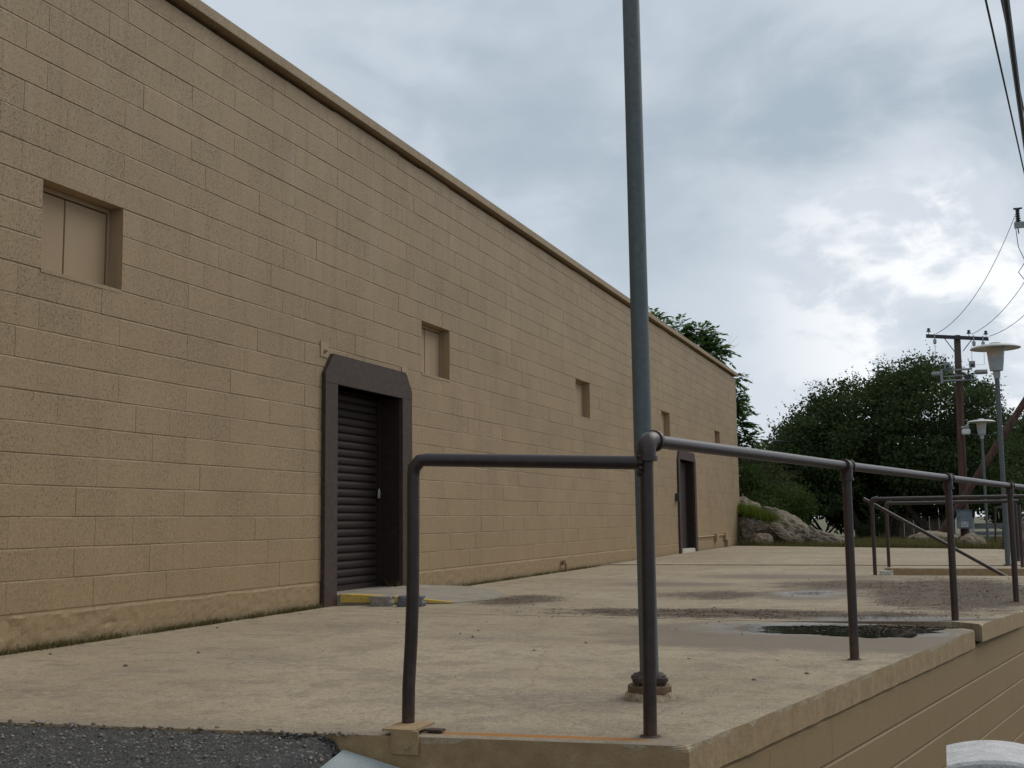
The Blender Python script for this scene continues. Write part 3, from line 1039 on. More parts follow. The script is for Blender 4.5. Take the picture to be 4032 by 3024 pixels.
# door frames of dark brown boards with cut corners
def door_frame(y0, y1, a, b, zt, ztop, cut, name):
    x0, x1 = XW-0.004, XW+0.042
    MB().box(x0, x1, y0, a, -0.02, zt-0.002, bev=0.003).build('frame_board', M_TRIM, wh)
    MB().box(x0, x1, b, y1, 0.005, zt-0.002, bev=0.003).build('frame_board', M_TRIM, wh)
    poly = [(x0, y0, zt), (x0, y1, zt), (x0, y1, ztop-cut*1.25), (x0, y1-cut, ztop), (x0, y0+cut, ztop), (x0, y0, ztop-cut*1.25)]
    o = MB().prism(poly, (x1-x0, 0, 0)).build('frame_board', M_TRIM, wh)
    # lining of the reveal
    j = MB()
    j.box(XW-0.42, x0-0.001, a-0.03, a, -0.05, zt+0.03)
    j.box(XW-0.42, x0-0.001, b, b+0.03, -0.05, zt+0.03)
    j.box(XW-0.42, x0-0.001, a+0.001, b-0.001, zt, zt+0.03)
    j.build('jamb_lining', M_DOOR, wh)
door_frame(9.90, 11.87, D1[0]+0.02, D1[1]-0.02, 2.13, 2.42, 0.16, 'a')
door_frame(26.02, 28.02, D2[0]+0.02, D2[1]-0.02, 2.12, 2.32, 0.16, 'b')

# roller door: guides, bottom bar, separate curved slats
mb = MB()
XD = XW-0.27
mb.box(XD-0.03, XD+0.05, 10.152, 10.19, 0.10, 2.1); mb.box(XD-0.03, XD+0.05, 11.58, 11.618, 0.10, 2.1)
mb.box(XD-0.05, XD-0.04, 10.15, 11.62, 0.05, 2.12)
mb.box(XD-0.02, XD+0.03, 10.191, 11.579, 0.10, 0.155)
rd = mb.build('roller_door', M_DOOR, wh)
pitch = 0.082
def slat_mesh():
    prof = [(-0.012, 0.0), (0.006, 0.003), (0.012, 0.012), (0.016, 0.030), (0.016, 0.046), (0.010, 0.062), (-0.004, 0.072), (-0.016, 0.076), (-0.016, 0.082)]
    vs = []
    for yy in (10.192, 11.578):
        vs += [(XD+px, yy, pz) for px, pz in prof]
    n = len(prof)
    m = MB(); m.add(vs, [(k, n+k, n+k+1, k+1) for k in range(n-1)])
    return m.mesh('slat', M_DOOR)
sm = slat_mesh()
for k in range(24):
    o = link('slat', sm, rd)
    o.location = (0, 0, 0.156+k*pitch)
# padlock and hasp on the right guide
mb = MB()
mb.box(XD+0.05, XD+0.07, 11.535, 11.570, 1.045, 1.09, bev=0.004)
mb.tube([(XD+0.062, 11.537, 1.09), (XD+0.062, 11.537, 1.125), (XD+0.062, 11.552, 1.145), (XD+0.062, 11.568, 1.125), (XD+0.062, 11.568, 1.09)], 0.005, 8)
mb.build('padlock', M_CHROME, rd)

# second door: plain flush leaf with a lever and a pale threshold block
dl = MB().box(XW-0.20, XW-0.15, D2[0]+0.025, D2[1]-0.025, 0.10, 2.10, bev=0.004).build('door_leaf', M_DOOR, wh)
mb = MB(); mb.box(XW-0.15, XW-0.142, 26.32, 26.38, 1.10, 1.28); mb.tube([(XW-0.142, 26.35, 1.19), (XW-0.09, 26.35, 1.19), (XW-0.09, 26.48, 1.185)], 0.012, 8)
mb.build('handle', M_CHROME, dl)
MB().box(XW-0.21, XW+0.02, D2[0]+0.03, D2[1]-0.03, -0.02, 0.095, bev=0.012).build('threshold', M_STEPSTONE, wh)

# bits fixed to the wall
def on_wall(name, y0, y1, z0, z1, d, m, bolt=True, label=None):
    o = MB().box(XW-0.002, XW+d, y0, y1, z0, z1, bev=0.002).build(name, m, wh)
    if bolt:
        b = MB(); b.lathe((0, 0, 0), [(0.022, 0), (0.022, 0.012), (0.012, 0.02), (0.012, 0.03)], 6)
        me = b.mesh('bolt', M_SMOOTH)
        q = link('bolt', me, o)
        q.location = (XW+d, (y0+y1)/2+0.01, (z0+z1)/2-0.01); q.rotation_euler = (0, math.pi/2, 0)
    return o
on_wall('anchor_plate', 9.86, 10.01, 2.37, 2.52, 0.010, M_SMOOTH)
on_wall('anchor_plate', 11.67, 11.82, 2.33, 2.48, 0.010, M_SMOOTH)
mb = MB(); mb.box(XW, XW+0.09, 25.76, 25.90, 1.16, 1.34, bev=0.01)
mb.build('wall_switch_box', M_DARKMETAL, wh)
mb = MB(); mb.tube([(XW, 17.37, 0.14), (XW+0.07, 17.37, 0.14), (XW+0.085, 17.37, 0.12), (XW+0.085, 17.37, 0.02)], 0.022, 10); mb.lathe((XW+0.05, 17.37, 0.10), [(0.035, 0), (0.035, 0.075)], 12)
mb.build('drain_spout', M_PLASTER, wh, smooth=True)
mb = MB()
mb.tube([(XW+0.025, 28.06, 0.34), (XW+0.025, 31.8, 0.34)], 0.017, 8)
mb.tube([(XW+0.025, 31.95, 0.30), (XW+0.025, 31.95, 0.0)], 0.017, 8)
mb.box(XW, XW+0.08, 30.35, 30.62, 0.20, 0.39, bev=0.008); mb.box(XW, XW+0.08, 31.7, 31.97, 0.20, 0.39, bev=0.008); mb.box(XW, XW+0.09, 31.95, 32.15, 0.02, 0.20, bev=0.008)
mb.build('conduit', M_SMOOTH, wh)

# ================================================================== DOOR RAMP AND RUBBLE
A = Vector((XW-0.24, 10.13, 0.115)); A1 = Vector((XW+0.05, 10.13, 0.11))
ramp = thing('door_ramp', 'grey concrete ramp with worn yellow edge in front of the roller door', 'ramp', (XW+0.5, 11, 0))
mb = MB()
top = [(XW+0.06, 10.16, 0.105), (-4.98, 10.36, 0.075), (-4.47, 10.62, 0.012), (-4.28, 11.2, 0.006), (-4.42, 12.0, 0.005), (-4.95, 12.9, 0.005), (XW+0.03, 13.45, 0.005), (XW+0.03, 12.0, 0.10), (XW+0.06, 11.6, 0.11)]
n = len(top)
cen = (-5.05, 11.3, 0.085)
vs = [cen]+top+[(x, y, -0.03) for x, y, z in top]
fs = [(0, 1+k, 1+(k+1) % n) for k in range(n)]+[(1+k, 1+n+k, 1+n+(k+1) % n, 1+(k+1) % n) for k in range(n)]
mb.add(vs, fs); mb.build('ramp_body', M_GREYCONC, ramp)
mb = MB()
e = [(XW+0.08, 10.155, 0.105), (-4.98, 10.355, 0.075), (-4.47, 10.615, 0.012)]
i_ = [(XW+0.16, 10.24, 0.108), (-4.96, 10.43, 0.079), (-4.5, 10.67, 0.014)]
vs = []
for a, b in zip(e, i_):
    vs += [(b[0], b[1], b[2]+0.004), (a[0], a[1]-0.004, a[2]+0.004), (a[0], a[1]-0.006, min(a[2]*0.30, 0.03))]
mb.add(vs, [(k*3+j, k*3+3+j, k*3+4+j, k*3+1+j) for k in range(2) for j in range(2)])
mb.build('yellow_edge', M_YELLOW, ramp)
# threshold slab inside the reveal
MB().box(XW-0.30, XW+0.058, 10.155, 11.615, 0.0, 0.10, bev=0.006).build('sill_slab', M_GREYCONC, ramp)


def rubble(name, c, size, rot, m, seed, label, cat, sub=2, nz=0.12):
    bm = bmesh.new(); bmesh.ops.create_cube(bm, size=1)
    bmesh.ops.bevel(bm, geom=bm.edges[:], offset=0.08, segments=1, affect='EDGES')
    bmesh.ops.subdivide_edges(bm, edges=bm.edges[:], cuts=sub, use_grid_fill=True)
    for v in bm.verts:
        v.co += Vector((mnoise.noise(v.co*3+Vector((seed, 0, 0))), mnoise.noise(v.co*3+Vector((0, seed, 0))), mnoise.noise(v.co*3+Vector((0, 0, seed)))))*nz
        v.co = Vector((v.co.x*size[0], v.co.y*size[1], v.co.z*size[2]))
        v.co.rotate(Matrix.Rotation(rot, 3, 'Z')); v.co += Vector(c)
    mb = MB(); mb.bm(bm)
    return tag(mb.build(name, m), label, cat, 'broken blocks at the ramp')
rubble('broken_block', (-5.02, 10.20, 0.045), (0.21, 0.12, 0.10), 0.15, M_BRICKGREY, 2.1, 'grey brown broken block lying against the yellow ramp edge', 'block')
rubble('broken_block', (-4.72, 10.21, 0.048), (0.24, 0.13, 0.10), 0.22, M_BRICKDARK, 5.7, 'dark blue grey broken block lying beside the first rail post', 'block')

# ================================================================== PIPE RAILINGS
R = 0.0255
def elbow(mbx, p, d1, d2, r=0.035):
    """pipe elbow at corner p turning from direction d1 to d2, with end beads"""
    p = Vector(p); d1 = Vector(d1).normalized(); d2 = Vector(d2).normalized()
    a = p-d1*0.075; b = p+d2*0.075
    pts = [a]
    for k in range(7):
        t = k/6
        q = (1-t)**2*(p-d1*0.05)+2*t*(1-t)*p+t*t*(p+d2*0.05)
        pts.append(q)
    pts.append(b)
    mbx.tube(pts, r, 16)
    mbx.tube([a-d1*0.004, a+d1*0.014], r+0.006, 16)
    mbx.tube([b-d2*0.014, b+d2*0.004], r+0.006, 16)


def tee(mbx, p, along, r=0.034):
    p = Vector(p); along = Vector(along).normalized()
    mbx.tube([p-along*0.05, p+along*0.05], r, 16)
    mbx.tube([p-along*0.058, p-along*0.044], r+0.006, 16); mbx.tube([p+along*0.044, p+along*0.058], r+0.006, 16)
    mbx.tube([p, p-Vector((0, 0, 0.075))], r, 16)
    mbx.tube([p-Vector((0, 0, 0.082)), p-Vector((0, 0, 0.068))], r+0.006, 16)

rail = thing('pipe_railing', 'dark brown pipe railing along the front edge and near end of the dock', 'railing', (-1.05, 4.33, 0))
PA = [(-1.962, 4.215, 0.028), (-1.960, 4.215, 0.16), (-1.948, 4.212, 0.33), (-1.940, 4.21, 0.50), (-1.937, 4.21, 0.985)]
PB = (-1.043, 4.33); P2 = (-0.495, 6.92); P3 = (0.055, 9.33); P4 = (0.60, 11.79); P5 = (1.12, 14.15); P6 = (1.12, 16.62)
ZR = {0: 1.085, 1: 1.075, 2: 1.065, 3: 1.055, 4: 1.05, 5: 1.05}
MB().tube(PA, R*0.98, 16).build('post', M_RAIL, rail, smooth=40)
posts = [PB, P2, P3, P4, P5, P6]
for i, p in enumerate(posts):
    lean = 0.012 if i == 0 else 0.0
    MB().tube([(p[0], p[1], -0.01), (p[0]+lean, p[1], ZR[i]-0.06)], R, 16).build('post', M_RAIL, rail, smooth=40)
    fl = MB()
    fl.lathe((p[0], p[1], 0.0), [(0.040, 0.0), (0.039, 0.002), (0.033, 0.005), (R, 0.006)], 14)
    fl.build('foot_collar', M_RUST, rail, smooth=40)
tops = [Vector((p[0]+(0.012 if i == 0 else 0.0), p[1], ZR[i])) for i, p in enumerate(posts)]
for i in range(5):
    MB().tube([tops[i].lerp(tops[i+1], 0.03), tops[i].lerp(tops[i+1], 0.98)], R, 16).build('top_rail', M_RAIL, rail, smooth=40)
fit = MB(); elbow(fit, tops[0], (0, 0, 1), tops[1]-tops[0], 0.036); fit.build('elbow_fitting', M_RAIL, rail, smooth=50)
for i in (1, 2, 3, 4):
    fit = MB(); tee(fit, tops[i], tops[i+1]-tops[i-1]); fit.build('tee_fitting', M_RAIL, rail, smooth=50)
fit = MB(); elbow(fit, tops[5], tops[5]-tops[4], (0, 0, -1), 0.034); fit.build('elbow_fitting', M_RAIL, rail, smooth=50)
# end rail, mitred on the leaning post and welded to the corner post
er = MB()
er.tube([(-1.937, 4.21, 0.972), (-1.934, 4.2105, 1.000), (-1.908, 4.214, 1.028), (-1.885, 4.2175, 1.030), (-1.050, 4.327, 1.000)], R*1.02, 16)
er.build('end_rail', M_RAIL, rail, smooth=50)
wd = MB()
for k in range(14):
    a = 2*math.pi*k/14
    wd.lathe((0, 0, 0), [(0.0, -0.008), (0.008, 0.0), (0.0, 0.008)], 6)
wd = MB()
for k in range(12):
    a = 2*math.pi*k/12
    c = Vector((-1.032-0.027+0.012*abs(math.cos(a)), 4.327-0.03*math.cos(a)*0.9, 1.0+0.042*math.sin(a)))
    bm = bmesh.new(); bmesh.ops.create_icosphere(bm, subdivisions=1, radius=0.0125)
    for v in bm.verts: v.co += c
    wd.bm(bm)
wd.build('weld_bead', M_RAIL, rail, smooth=60)
# bracket bolted to the end face
br = MB()
br.box(-1.962, -1.852, end_y(-1.9)-0.016, end_y(-1.9)-0.006, -0.062, 0.022)
br.box(-2.0, -1.87, end_y(-1.9)-0.012, 4.26, 0.016, 0.026)
bp = br.build('bracket_plate', M_EDGE, rail)
bo = MB(); bo.lathe((0, 0, 0), [(0.017, 0), (0.017, 0.003), (0.010, 0.004), (0.010, 0.013)], 12)
b = link('bolt', bo.mesh('bolt', M_EDGE), bp)
b.location = (-1.892, end_y(-1.9)-0.016, -0.03); b.rotation_euler = (math.pi/2, 0, 0)
# loose strap end lying by the post
MB().box(-1.865, -1.80, 4.16, 4.20, 0.006, 0.014).build('strap_end', M_RUST, rail)

# stair rails
def stair_rail(y, x0, zt, label, post_x, hand):
    t = thing('stair_railing', label, 'railing', (x0, y, 0), 'railings beside the dock stairs')
    for px in post_x:
        MB().tube([(px, y, -0.01), (px, y, zt-0.05)], R, 12).build('post', M_RAIL, t, smooth=40)
    MB().tube([(post_x[0]+0.04, y, zt), (1.10, y, zt+0.005)], R, 12).build('top_rail', M_RAIL, t, smooth=40)
    e = MB(); elbow(e, (post_x[0], y, zt), (0, 0, 1), (1, 0, 0), 0.033); e.build('elbow_fitting', M_RAIL, t, smooth=50)
    if hand:
        MB().tube([(-1.0, y+0.06, 1.03), (0.78, y+0.06, -0.035), (1.5, y+0.06, -0.47)], R*0.92, 12).build('handrail', M_RAIL, t, smooth=40)
        MB().tube([(-0.885, y, 0.90), (-0.84, y+0.06, 0.92)], 0.014, 8).build('handrail_bracket', M_RAIL, t)
        MB().tube([(1.30, y+0.06, -0.9), (1.30, y+0.06, -0.35)], R, 12).build('post', M_RAIL, t, smooth=40)
    return t
stair_rail(16.80, -0.88, 1.02, 'brown pipe rail on the near side of the dock stairs with sloping handrail', [-0.885], True)
stair_rail(19.38, -0.81, 0.985, 'brown pipe rail on the far side of the dock stairs', [-0.81, 1.10], False)
# rails further along the dock front
t = thing('far_railing', 'brown pipe railing on the dock front beyond the stairs', 'railing', (1.16, 21.6, 0))
for yy in (21.6, 24.6):
    MB().tube([(1.17, yy, -0.01), (1.17, yy, 0.97)], R, 12).build('post', M_RAIL, t, smooth=40)
MB().tube([(1.17, 21.57, 0.98), (1.17, 24.63, 0.98)], R, 12).build('top_rail', M_RAIL, t, smooth=40)
t = thing('end_railing', 'short brown pipe railing at the far corner of the dock beside the white post', 'railing', (1.27, 29.0, 0))
for yy, lean in ((28.9, 0.02), (33.0, 0.0)):
    MB().tube([(1.26, yy, -0.06), (1.31+lean, yy, 0.95)], R, 12).build('post', M_RAIL, t, smooth=40)
MB().tube([(1.33, 28.87, 0.965), (1.31, 33.03, 0.96)], R, 12).build('top_rail', M_RAIL, t, smooth=40)
MB().box(1.295, 1.30, 30.9, 31.02, 0.70, 0.86).build('tag_plate', M_WHITE, t)
mb = MB(); mb.tube([(1.36, 29.9, -0.1), (1.36, 29.9, 0.26)], 0.05, 14); mb.lathe((1.36, 29.9, 0.26), [(0.056, 0), (0.056, 0.02), (0.03, 0.035), (0.0, 0.04)], 14)
tag(mb.build('white_post', M_WHITE, smooth=40), 'short white painted post by the far dock corner', 'post')

# ================================================================== LAMP POSTS
def lamp_post(x, y, z, hz, label, pedestal, rpole=0.039, lean=0.0):
    t = thing('lamp_post', label, 'lamp post', (x, y, z), 'galvanised lamp posts on the dock side')
    zb = z
    if pedestal:
        m = MB(); bm = bmesh.new()
        bmesh.ops.create_cone(bm, cap_ends=True, segments=36, radius1=0.112, radius2=0.098, depth=0.03)
        bmesh.ops.subdivide_edges(bm, edges=bm.edges[:], cuts=1)
        for v in bm.verts: v.co += Vector((x, y, z+0.014))+Vector((mnoise.noise(v.co*26), mnoise.noise(v.co*26+Vector((9, 0, 0))), mnoise.noise(v.co*26+Vector((0, 9, 0)))*0.5))*0.012
        m.bm(bm); m.build('grout_pad', M_GROUT, t)
        MB().lathe((x, y, z+0.026), [(0.094, 0), (0.097, 0.005), (0.097, 0.030), (0.092, 0.035)], 24).build('base_ring', M_RING, t, smooth=40)
        zb = z+0.088
        for k in range(4):
            a = math.pi/4+k*math.pi/2+0.3
            MB().lathe((x+0.082*math.cos(a), y+0.082*math.sin(a), z+0.060), [(0.009, 0), (0.009, 0.010), (0.013, 0.010), (0.013, 0.020), (0.009, 0.022), (0.009, 0.042), (0.005, 0.045)], 8).build('anchor_bolt', M_RUST, t)
    # four-armed cast flange
    fl = MB()
    pts = []
    for k in range(40):
        a = 2*math.pi*k/40
        r = 0.082+0.018*math.cos(4*(a-math.pi/4-0.3))
        pts.append((r*math.cos(a), r*math.sin(a)))
    vs = [(x+px, y+py, zb-0.01) for px, py in pts]+[(x+px, y+py, zb+0.006) for px, py in pts]+[(x+px*0.55, y+py*0.55, zb+0.026) for px, py in pts]
    n = 40
    fs = [tuple(range(n))[::-1], tuple(range(2*n, 3*n))]+[(q*n+k, q*n+(k+1) % n, (q+1)*n+(k+1) % n, (q+1)*n+k) for q in (0, 1) for k in range(n)]
    fl.add(vs, fs); fl.build('base_flange', M_RUST, t, smooth=35)
    MB().tube([(x, y, zb+0.01), (x+lean, y, hz-0.05)], [rpole*1.04, rpole*0.98], 20).build('pole', M_GALV, t, smooth=40)
    x += lean
    MB().lathe((x, y, hz-0.12), [(0.039, 0), (0.048, 0.004), (0.048, 0.026), (0.053, 0.034), (0.055, 0.11), (0.045, 0.12)], 24).build('neck_collar', M_LAMPBODY, t, smooth=40)
    MB().lathe((x, y, hz), [(0.085, 0.0), (0.098, 0.003), (0.122, 0.205)], 28).build('lamp_housing', M_LAMPBODY, t, smooth=40)
    MB().lathe((x, y, hz+0.207), [(0.119, 0.0), (0.135, 0.12), (0.150, 0.18)], 28).build('lamp_lens', M_LENS, t, smooth=40)
    sh = MB().lathe((x, y, hz+0.345), [(0.14, 0.046), (0.30, 0.036), (0.36, 0.018), (0.374, 0.008), (0.379, 0.014), (0.366, 0.032), (0.30, 0.056), (0.19, 0.072), (0.08, 0.078), (0.0, 0.079)], 48).build('disc_shade', M_LAMPHEAD, t, smooth=40)
    MB().lathe((x, y, hz+0.421), [(0.085, 0.0), (0.085, 0.024), (0.07, 0.032), (0.0, 0.033)], 24).build('cap', M_LAMPHEAD, sh, smooth=40)
    return t
lamp_post(-1.257, 5.23, 0.0, 3.95, 'tall grey galvanised pole standing near the dock corner behind the railing', True, 0.0405, -0.012)
lamp_post(0.93, 20.0, 0.0, 3.05, 'larger pale disc lamp post standing at the dock edge past the stairs', False, 0.037)
lamp_post(1.17, 35.5, -0.06, 3.02, 'smaller disc lamp post further back on the grass beside the boulder', False, 0.036)

# ================================================================== UTILITY POLES
UY = 40.0
up_ = thing('utility_pole', 'red brown wooden utility pole with crossarm in front of the dark oak', 'utility pole', (0.65, UY, 0))
MB().tube([(0.655, UY, -0.2), (0.70, UY, 3.2), (0.75, UY, 6.52)], [0.14, 0.118, 0.102], 18).build('pole', M_REDWOOD, up_, smooth=40)
def arm_z(x): return 6.42-0.115*(x-0.75)
ca = MB()
ca.prism([(-0.19, UY-0.27, arm_z(-0.19)-0.055), (-0.19, UY-0.17, arm_z(-0.19)-0.055), (-0.19, UY-0.17, arm_z(-0.19)+0.055), (-0.19, UY-0.27, arm_z(-0.19)+0.055)], (1.86, 0, -0.115*1.86))
ca.build('crossarm', M_DARKMETAL, up_)
for x0, x1 in ((0.36, 0.64), (1.18, 0.90)):
    MB().tube([(x0, UY-0.28, arm_z(x0)-0.05), (x1, UY-0.2, 5.98)], 0.014, 6).build('brace_strap', M_DARKMETAL, up_)
def pin_insulator(x, y, z, parent, s=1.0):
    m = MB()
    m.tube([(x, y, z), (x, y, z+0.11*s)], 0.012, 6)
    m.lathe((x, y, z+0.09*s), [(0.075*s, 0), (0.07*s, 0.02*s), (0.035*s, 0.06*s), (0.05*s, 0.08*s), (0.045*s, 0.11*s), (0.0, 0.12*s)], 14)
    return m.build('insulator', M_PORCELAIN, parent, smooth=40)
for x in (-0.10, 1.10, 1.60):
    pin_insulator(x, UY-0.22, arm_z(x)+0.055, up_)
for x in (0.07, 1.23, 1.50):
    m = MB(); m.box(x-0.02, x+0.02, UY-0.31, UY-0.275, arm_z(x)-0.12, arm_z(x)+0.08)
    m.lathe((x, UY-0.30, arm_z(x)-0.27), [(0.015, 0), (0.05, 0.03), (0.055, 0.14), (0.03, 0.17)], 10)
    m.build('cutout', M_GREYPORC, up_, smooth=40)
# lower equipment rack: platform irons, enclosed fuses, transformer cans
m = MB()
m.box(0.18, 1.30, UY-0.34, UY-0.26, 5.02, 5.07); m.box(0.28, 1.18, UY-0.30, UY-0.24, 5.17, 5.20); m.box(0.30, 1.14, UY-0.29, UY-0.23, 5.36, 5.41)
m.box(0.18, 0.26, UY-0.36, UY-0.24, 4.96, 5.42)
m.tube([(0.40, UY-0.3, 5.34), (0.82, UY-0.3, 5.16)], 0.018, 6); m.tube([(0.45, UY-0.3, 5.05), (0.45, UY-0.3, 5.20)], 0.015, 6)
m.build('equipment_rack', M_ALU, up_)
for x in (0.40, 1.14):
    m = MB(); m.box(x-0.09, x+0.09, UY-0.42, UY-0.26, 5.42, 5.62, bev=0.01); m.tube([(x-0.1, UY-0.34, 5.62), (x-0.11, UY-0.34, 5.72)], 0.012, 6)
    b_ = m.build('fuse_box', M_ALU, up_)
    MB().box(x-0.045, x+0.055, UY-0.425, UY-0.421, 5.44, 5.53).build('vent', M_BLACK, b_)
for x0, x1 in ((-0.08, 0.17), (1.22, 1.58)):
    m = MB(); m.tube([(x0, UY-0.3, 5.27), (x0+0.02, UY-0.3, 5.27), (x1, UY-0.3, 5.27)], [0.06, 0.078, 0.074], 16)
    m.build('transformer_can', M_ALU, up_, smooth=50)
m = MB(); m.tube([(1.0, UY-0.3, 5.20), (1.0, UY-0.3, 5.06)], 0.09, 12); m.build('regulator', M_DARKMETAL, up_, smooth=50)
m = MB()
m.tube([(0.50, UY-0.2, 4.55), (0.35, UY-0.25, 4.42), (0.36, UY-0.25, 4.30), (0.55, UY-0.2, 4.30)], 0.014, 6); m.tube([(1.0, UY-0.2, 4.50), (1.03, UY-0.2, 4.32)], 0.014, 6)
m.build('conduit_bracket', M_ALU, up_)
for (x, z) in ((0.07, 6.1), (1.16, 6.05), (1.52, 6.0)):
    MB().tube([(x, UY-0.3, z+0.05), (x-0.02, UY-0.3, z-0.5), (x*0.6+0.25, UY-0.3, 5.5)], 0.006, 5).build('drop_wire', M_WIRE, up_)
# push brace
pb = MB(); pb.tube([(-0.32, UY-0.05, -0.2), (1.14, UY-0.33, 2.04), (4.0, UY, 6.4)], [0.12, 0.112, 0.10], 16)
tag(pb.build('brace_pole', M_REDWOOD, smooth=40), 'slanting red brown timber pole leaning up to the right across the utility pole', 'pole')
# second pole just right of the view, its crossarm reaching in
u2 = thing('utility_pole', 'grey utility pole crossarm with tall ribbed insulator at the right picture edge', 'utility pole', (4.05, UY, 0))
MB().tube([(4.05, UY, -0.4), (4.05, UY, 11.0)], [0.20, 0.15], 18).build('pole', M_REDWOOD, u2, smooth=40)
MB().box(2.62, 5.5, UY-0.27, UY-0.17, 9.80, 9.99).build('crossarm', M_ALU, u2)
def post_insulator(x, y, z, parent, lab=None):
    prof = [(0.05, 0)]
    zz = 0.0
    for k in range(5):
        prof += [(0.05, zz+0.02), (0.10-0.008*k, zz+0.04), (0.05, zz+0.07)]
        zz += 0.075
    prof += [(0.07, zz+0.02), (0.06, zz+0.08), (0.0, zz+0.09)]
    m = MB(); m.lathe((x, y, z), prof, 14); m.box(x-0.12, x+0.14, y-0.02, y+0.02, z+zz+0.04, z+zz+0.09)
    return m.build('insulator', M_DARKMETAL, parent, smooth=40)
for x in (2.74, 3.5, 5.3): post_insulator(x, UY-0.22, 9.99, u2)
MB().tube([(2.72, UY-0.22, 9.8), (2.74, UY-0.22, 9.62)], 0.02, 6).build('pin', M_DARKMETAL, u2)
m = MB(); m.tube([(2.86, UY-0.2, 8.72), (3.3, UY-0.2, 8.80)], 0.09, 12); m.box(3.0, 4.0, UY-0.25, UY-0.2, 8.70, 8.76)
m.build('cutout', M_DARKMETAL, u2, smooth=50)
MB().tube([(2.66, UY-0.22, 9.78), (2.70, UY-0.22, 9.2), (2.86, UY-0.22, 8.75)], 0.012, 5).build('drop_wire', M_WIRE, u2)
MB().tube([(2.86, UY-0.22, 8.68), (2.66, UY-0.22, 8.38), (2.9, UY-0.22, 8.0), (3.4, UY-0.22, 7.6)], 0.012, 5).build('drop_wire', M_WIRE, u2)

# wires: each its own object
def wire(name, pts, r, m, label, sag=0.0, cat='wire', group=None, n=24):
    pts = [Vector(p) for p in pts]
    if len(pts) == 2:
        pts = [pts[0].lerp(pts[1], k/n)-Vector((0, 0, sag*4*(k/n)*(1-k/n))) for k in range(n+1)]
    return tag(MB().tube(pts, r, 6).build(name, m), label, cat, group)
G = 'wires between the two utility poles'
wire('overhead_wire', [(0.12, UY-0.25, arm_z(0.1)+0.08), (2.70, UY-0.25, 10.3)], 0.010, M_WIRE, 'thin wire sagging from the left end of the crossarm up to the ribbed insulator', 0.62, group=G)
wire('overhead_wire', [(1.18, UY-0.25, arm_z(1.2)+0.12), (3.5, UY-0.25, 9.2)], 0.010, M_WIRE, 'thin wire rising from the middle insulator right of the pole top', 0.42, group=G)
wire('overhead_wire', [(1.68, UY-0.25, arm_z(1.7)+0.08), (3.9, UY-0.25, 8.4)], 0.010, M_WIRE, 'thin wire rising from the right tip of the crossarm above the disc lamp', 0.36, group=G)
def thru(a, b, ya, yb):
    a = Vector(a); b = Vector(b); d = (b-a)/(b.y-a.y)
    return [a+d*(ya-a.y), a+d*(yb-a.y)]
wire('power_cable', thru((1.54, 20, 6.84), (0.84, 12, 5.78), UY, -12), 0.034, M_CABLE, 'thick black cable crossing the top right corner of the sky', 0.0, 'cable')
wire('overhead_wire', thru((1.51, 20, 6.23), (0.66, 12, 5.81), UY, -12), 0.011, M_CABLE, 'thin wire left of the thick black cable at top right', 0.0, group='wires in the top right sky')
wire('overhead_wire', thru((1.60, 20, 6.95), (0.80, 12, 5.80), UY, -12), 0.009, M_CABLE, 'thinnest wire running up close beside the thick black cable', 0.0, group='wires in the top right sky')
wire('service_line', [(-9.5, 38.0, 3.75), (-1.5, 52.0, 3.7)], 0.02, M_WIRE, 'short stretch of line between the building corner and the oak', 0.1)
wire('lamp_cable', [(0.86, UY-0.35, 3.38), (2.4, UY-0.3, 3.75)], 0.010, M_WIRE, 'sagging cable running right from the floodlight on the pole', 0.28, 'cable')

# floodlight on the pole
fl = thing('floodlight', 'small white floodlight on a curved arm fixed to the utility pole', 'floodlight', (0.86, UY-0.35, 3.4))
MB().tube([(0.72, UY-0.10, 3.55), (0.84, UY-0.3, 3.56), (0.9, UY-0.38, 3.62), (1.0, UY-0.4, 3.70), (1.15, UY-0.4, 3.72)], 0.022, 8).build('arm', M_WHITE, fl, smooth=40)
m = MB(); m.box(0.72, 0.98, UY-0.5, UY-0.3, 3.30, 3.48, bev=0.03); m.build('housing', M_WHITE, fl)
m = MB(); m.box(0.82, 0.95, UY-0.45, UY-0.3, 3.50, 3.60, bev=0.02); m.build('photocell', M_ALU, fl)

# electrical cabinet on the pole
eb = thing('electrical_cabinet', 'blue grey metal cabinet with a white warning label fixed low on the utility pole', 'cabinet', (0.65, UY-0.4, 0.7))
bx0, bx1, bz0, bz1 = 0.43, 0.89, 0.37, 0.935
MB().box(bx0, bx1, UY-0.52, UY-0.21, bz0, bz1, bev=0.01).build('cabinet_body', M_BOX, eb)
dr = MB().box(bx0+0.02, bx1-0.02, UY-0.54, UY-0.521, bz0+0.02, bz1-0.04, bev=0.006).build('cabinet_door', M_BOX, eb)
MB().box(bx0-0.015, bx1+0.015, UY-0.55, UY-0.2, bz1+0.001, bz1+0.022).build('cabinet_lid', M_BOX, eb)
lb = MB().box(bx0+0.13, bx0+0.33, UY-0.546, UY-0.5405, bz0+0.06, bz0+0.21).build('warning_label', M_WHITE, dr)
m = MB(); m.box(bx0+0.145, bx0+0.315, UY-0.549, UY-0.5465, bz0+0.145, bz0+0.195, mi=0)
m.build('label_border', M_BLACK, dr)
MB().box(bx0+0.165, bx0+0.295, UY-0.5515, UY-0.5495, bz0+0.155, bz0+0.185).build('label_panel', M_WHITE, dr)
m = MB()
for k in range(2):
    m.box(bx0+0.155, bx0+0.305, UY-0.549, UY-0.5465, bz0+0.085+0.028*k, bz0+0.097+0.028*k)
m.build('label_print', M_BLACK, dr)

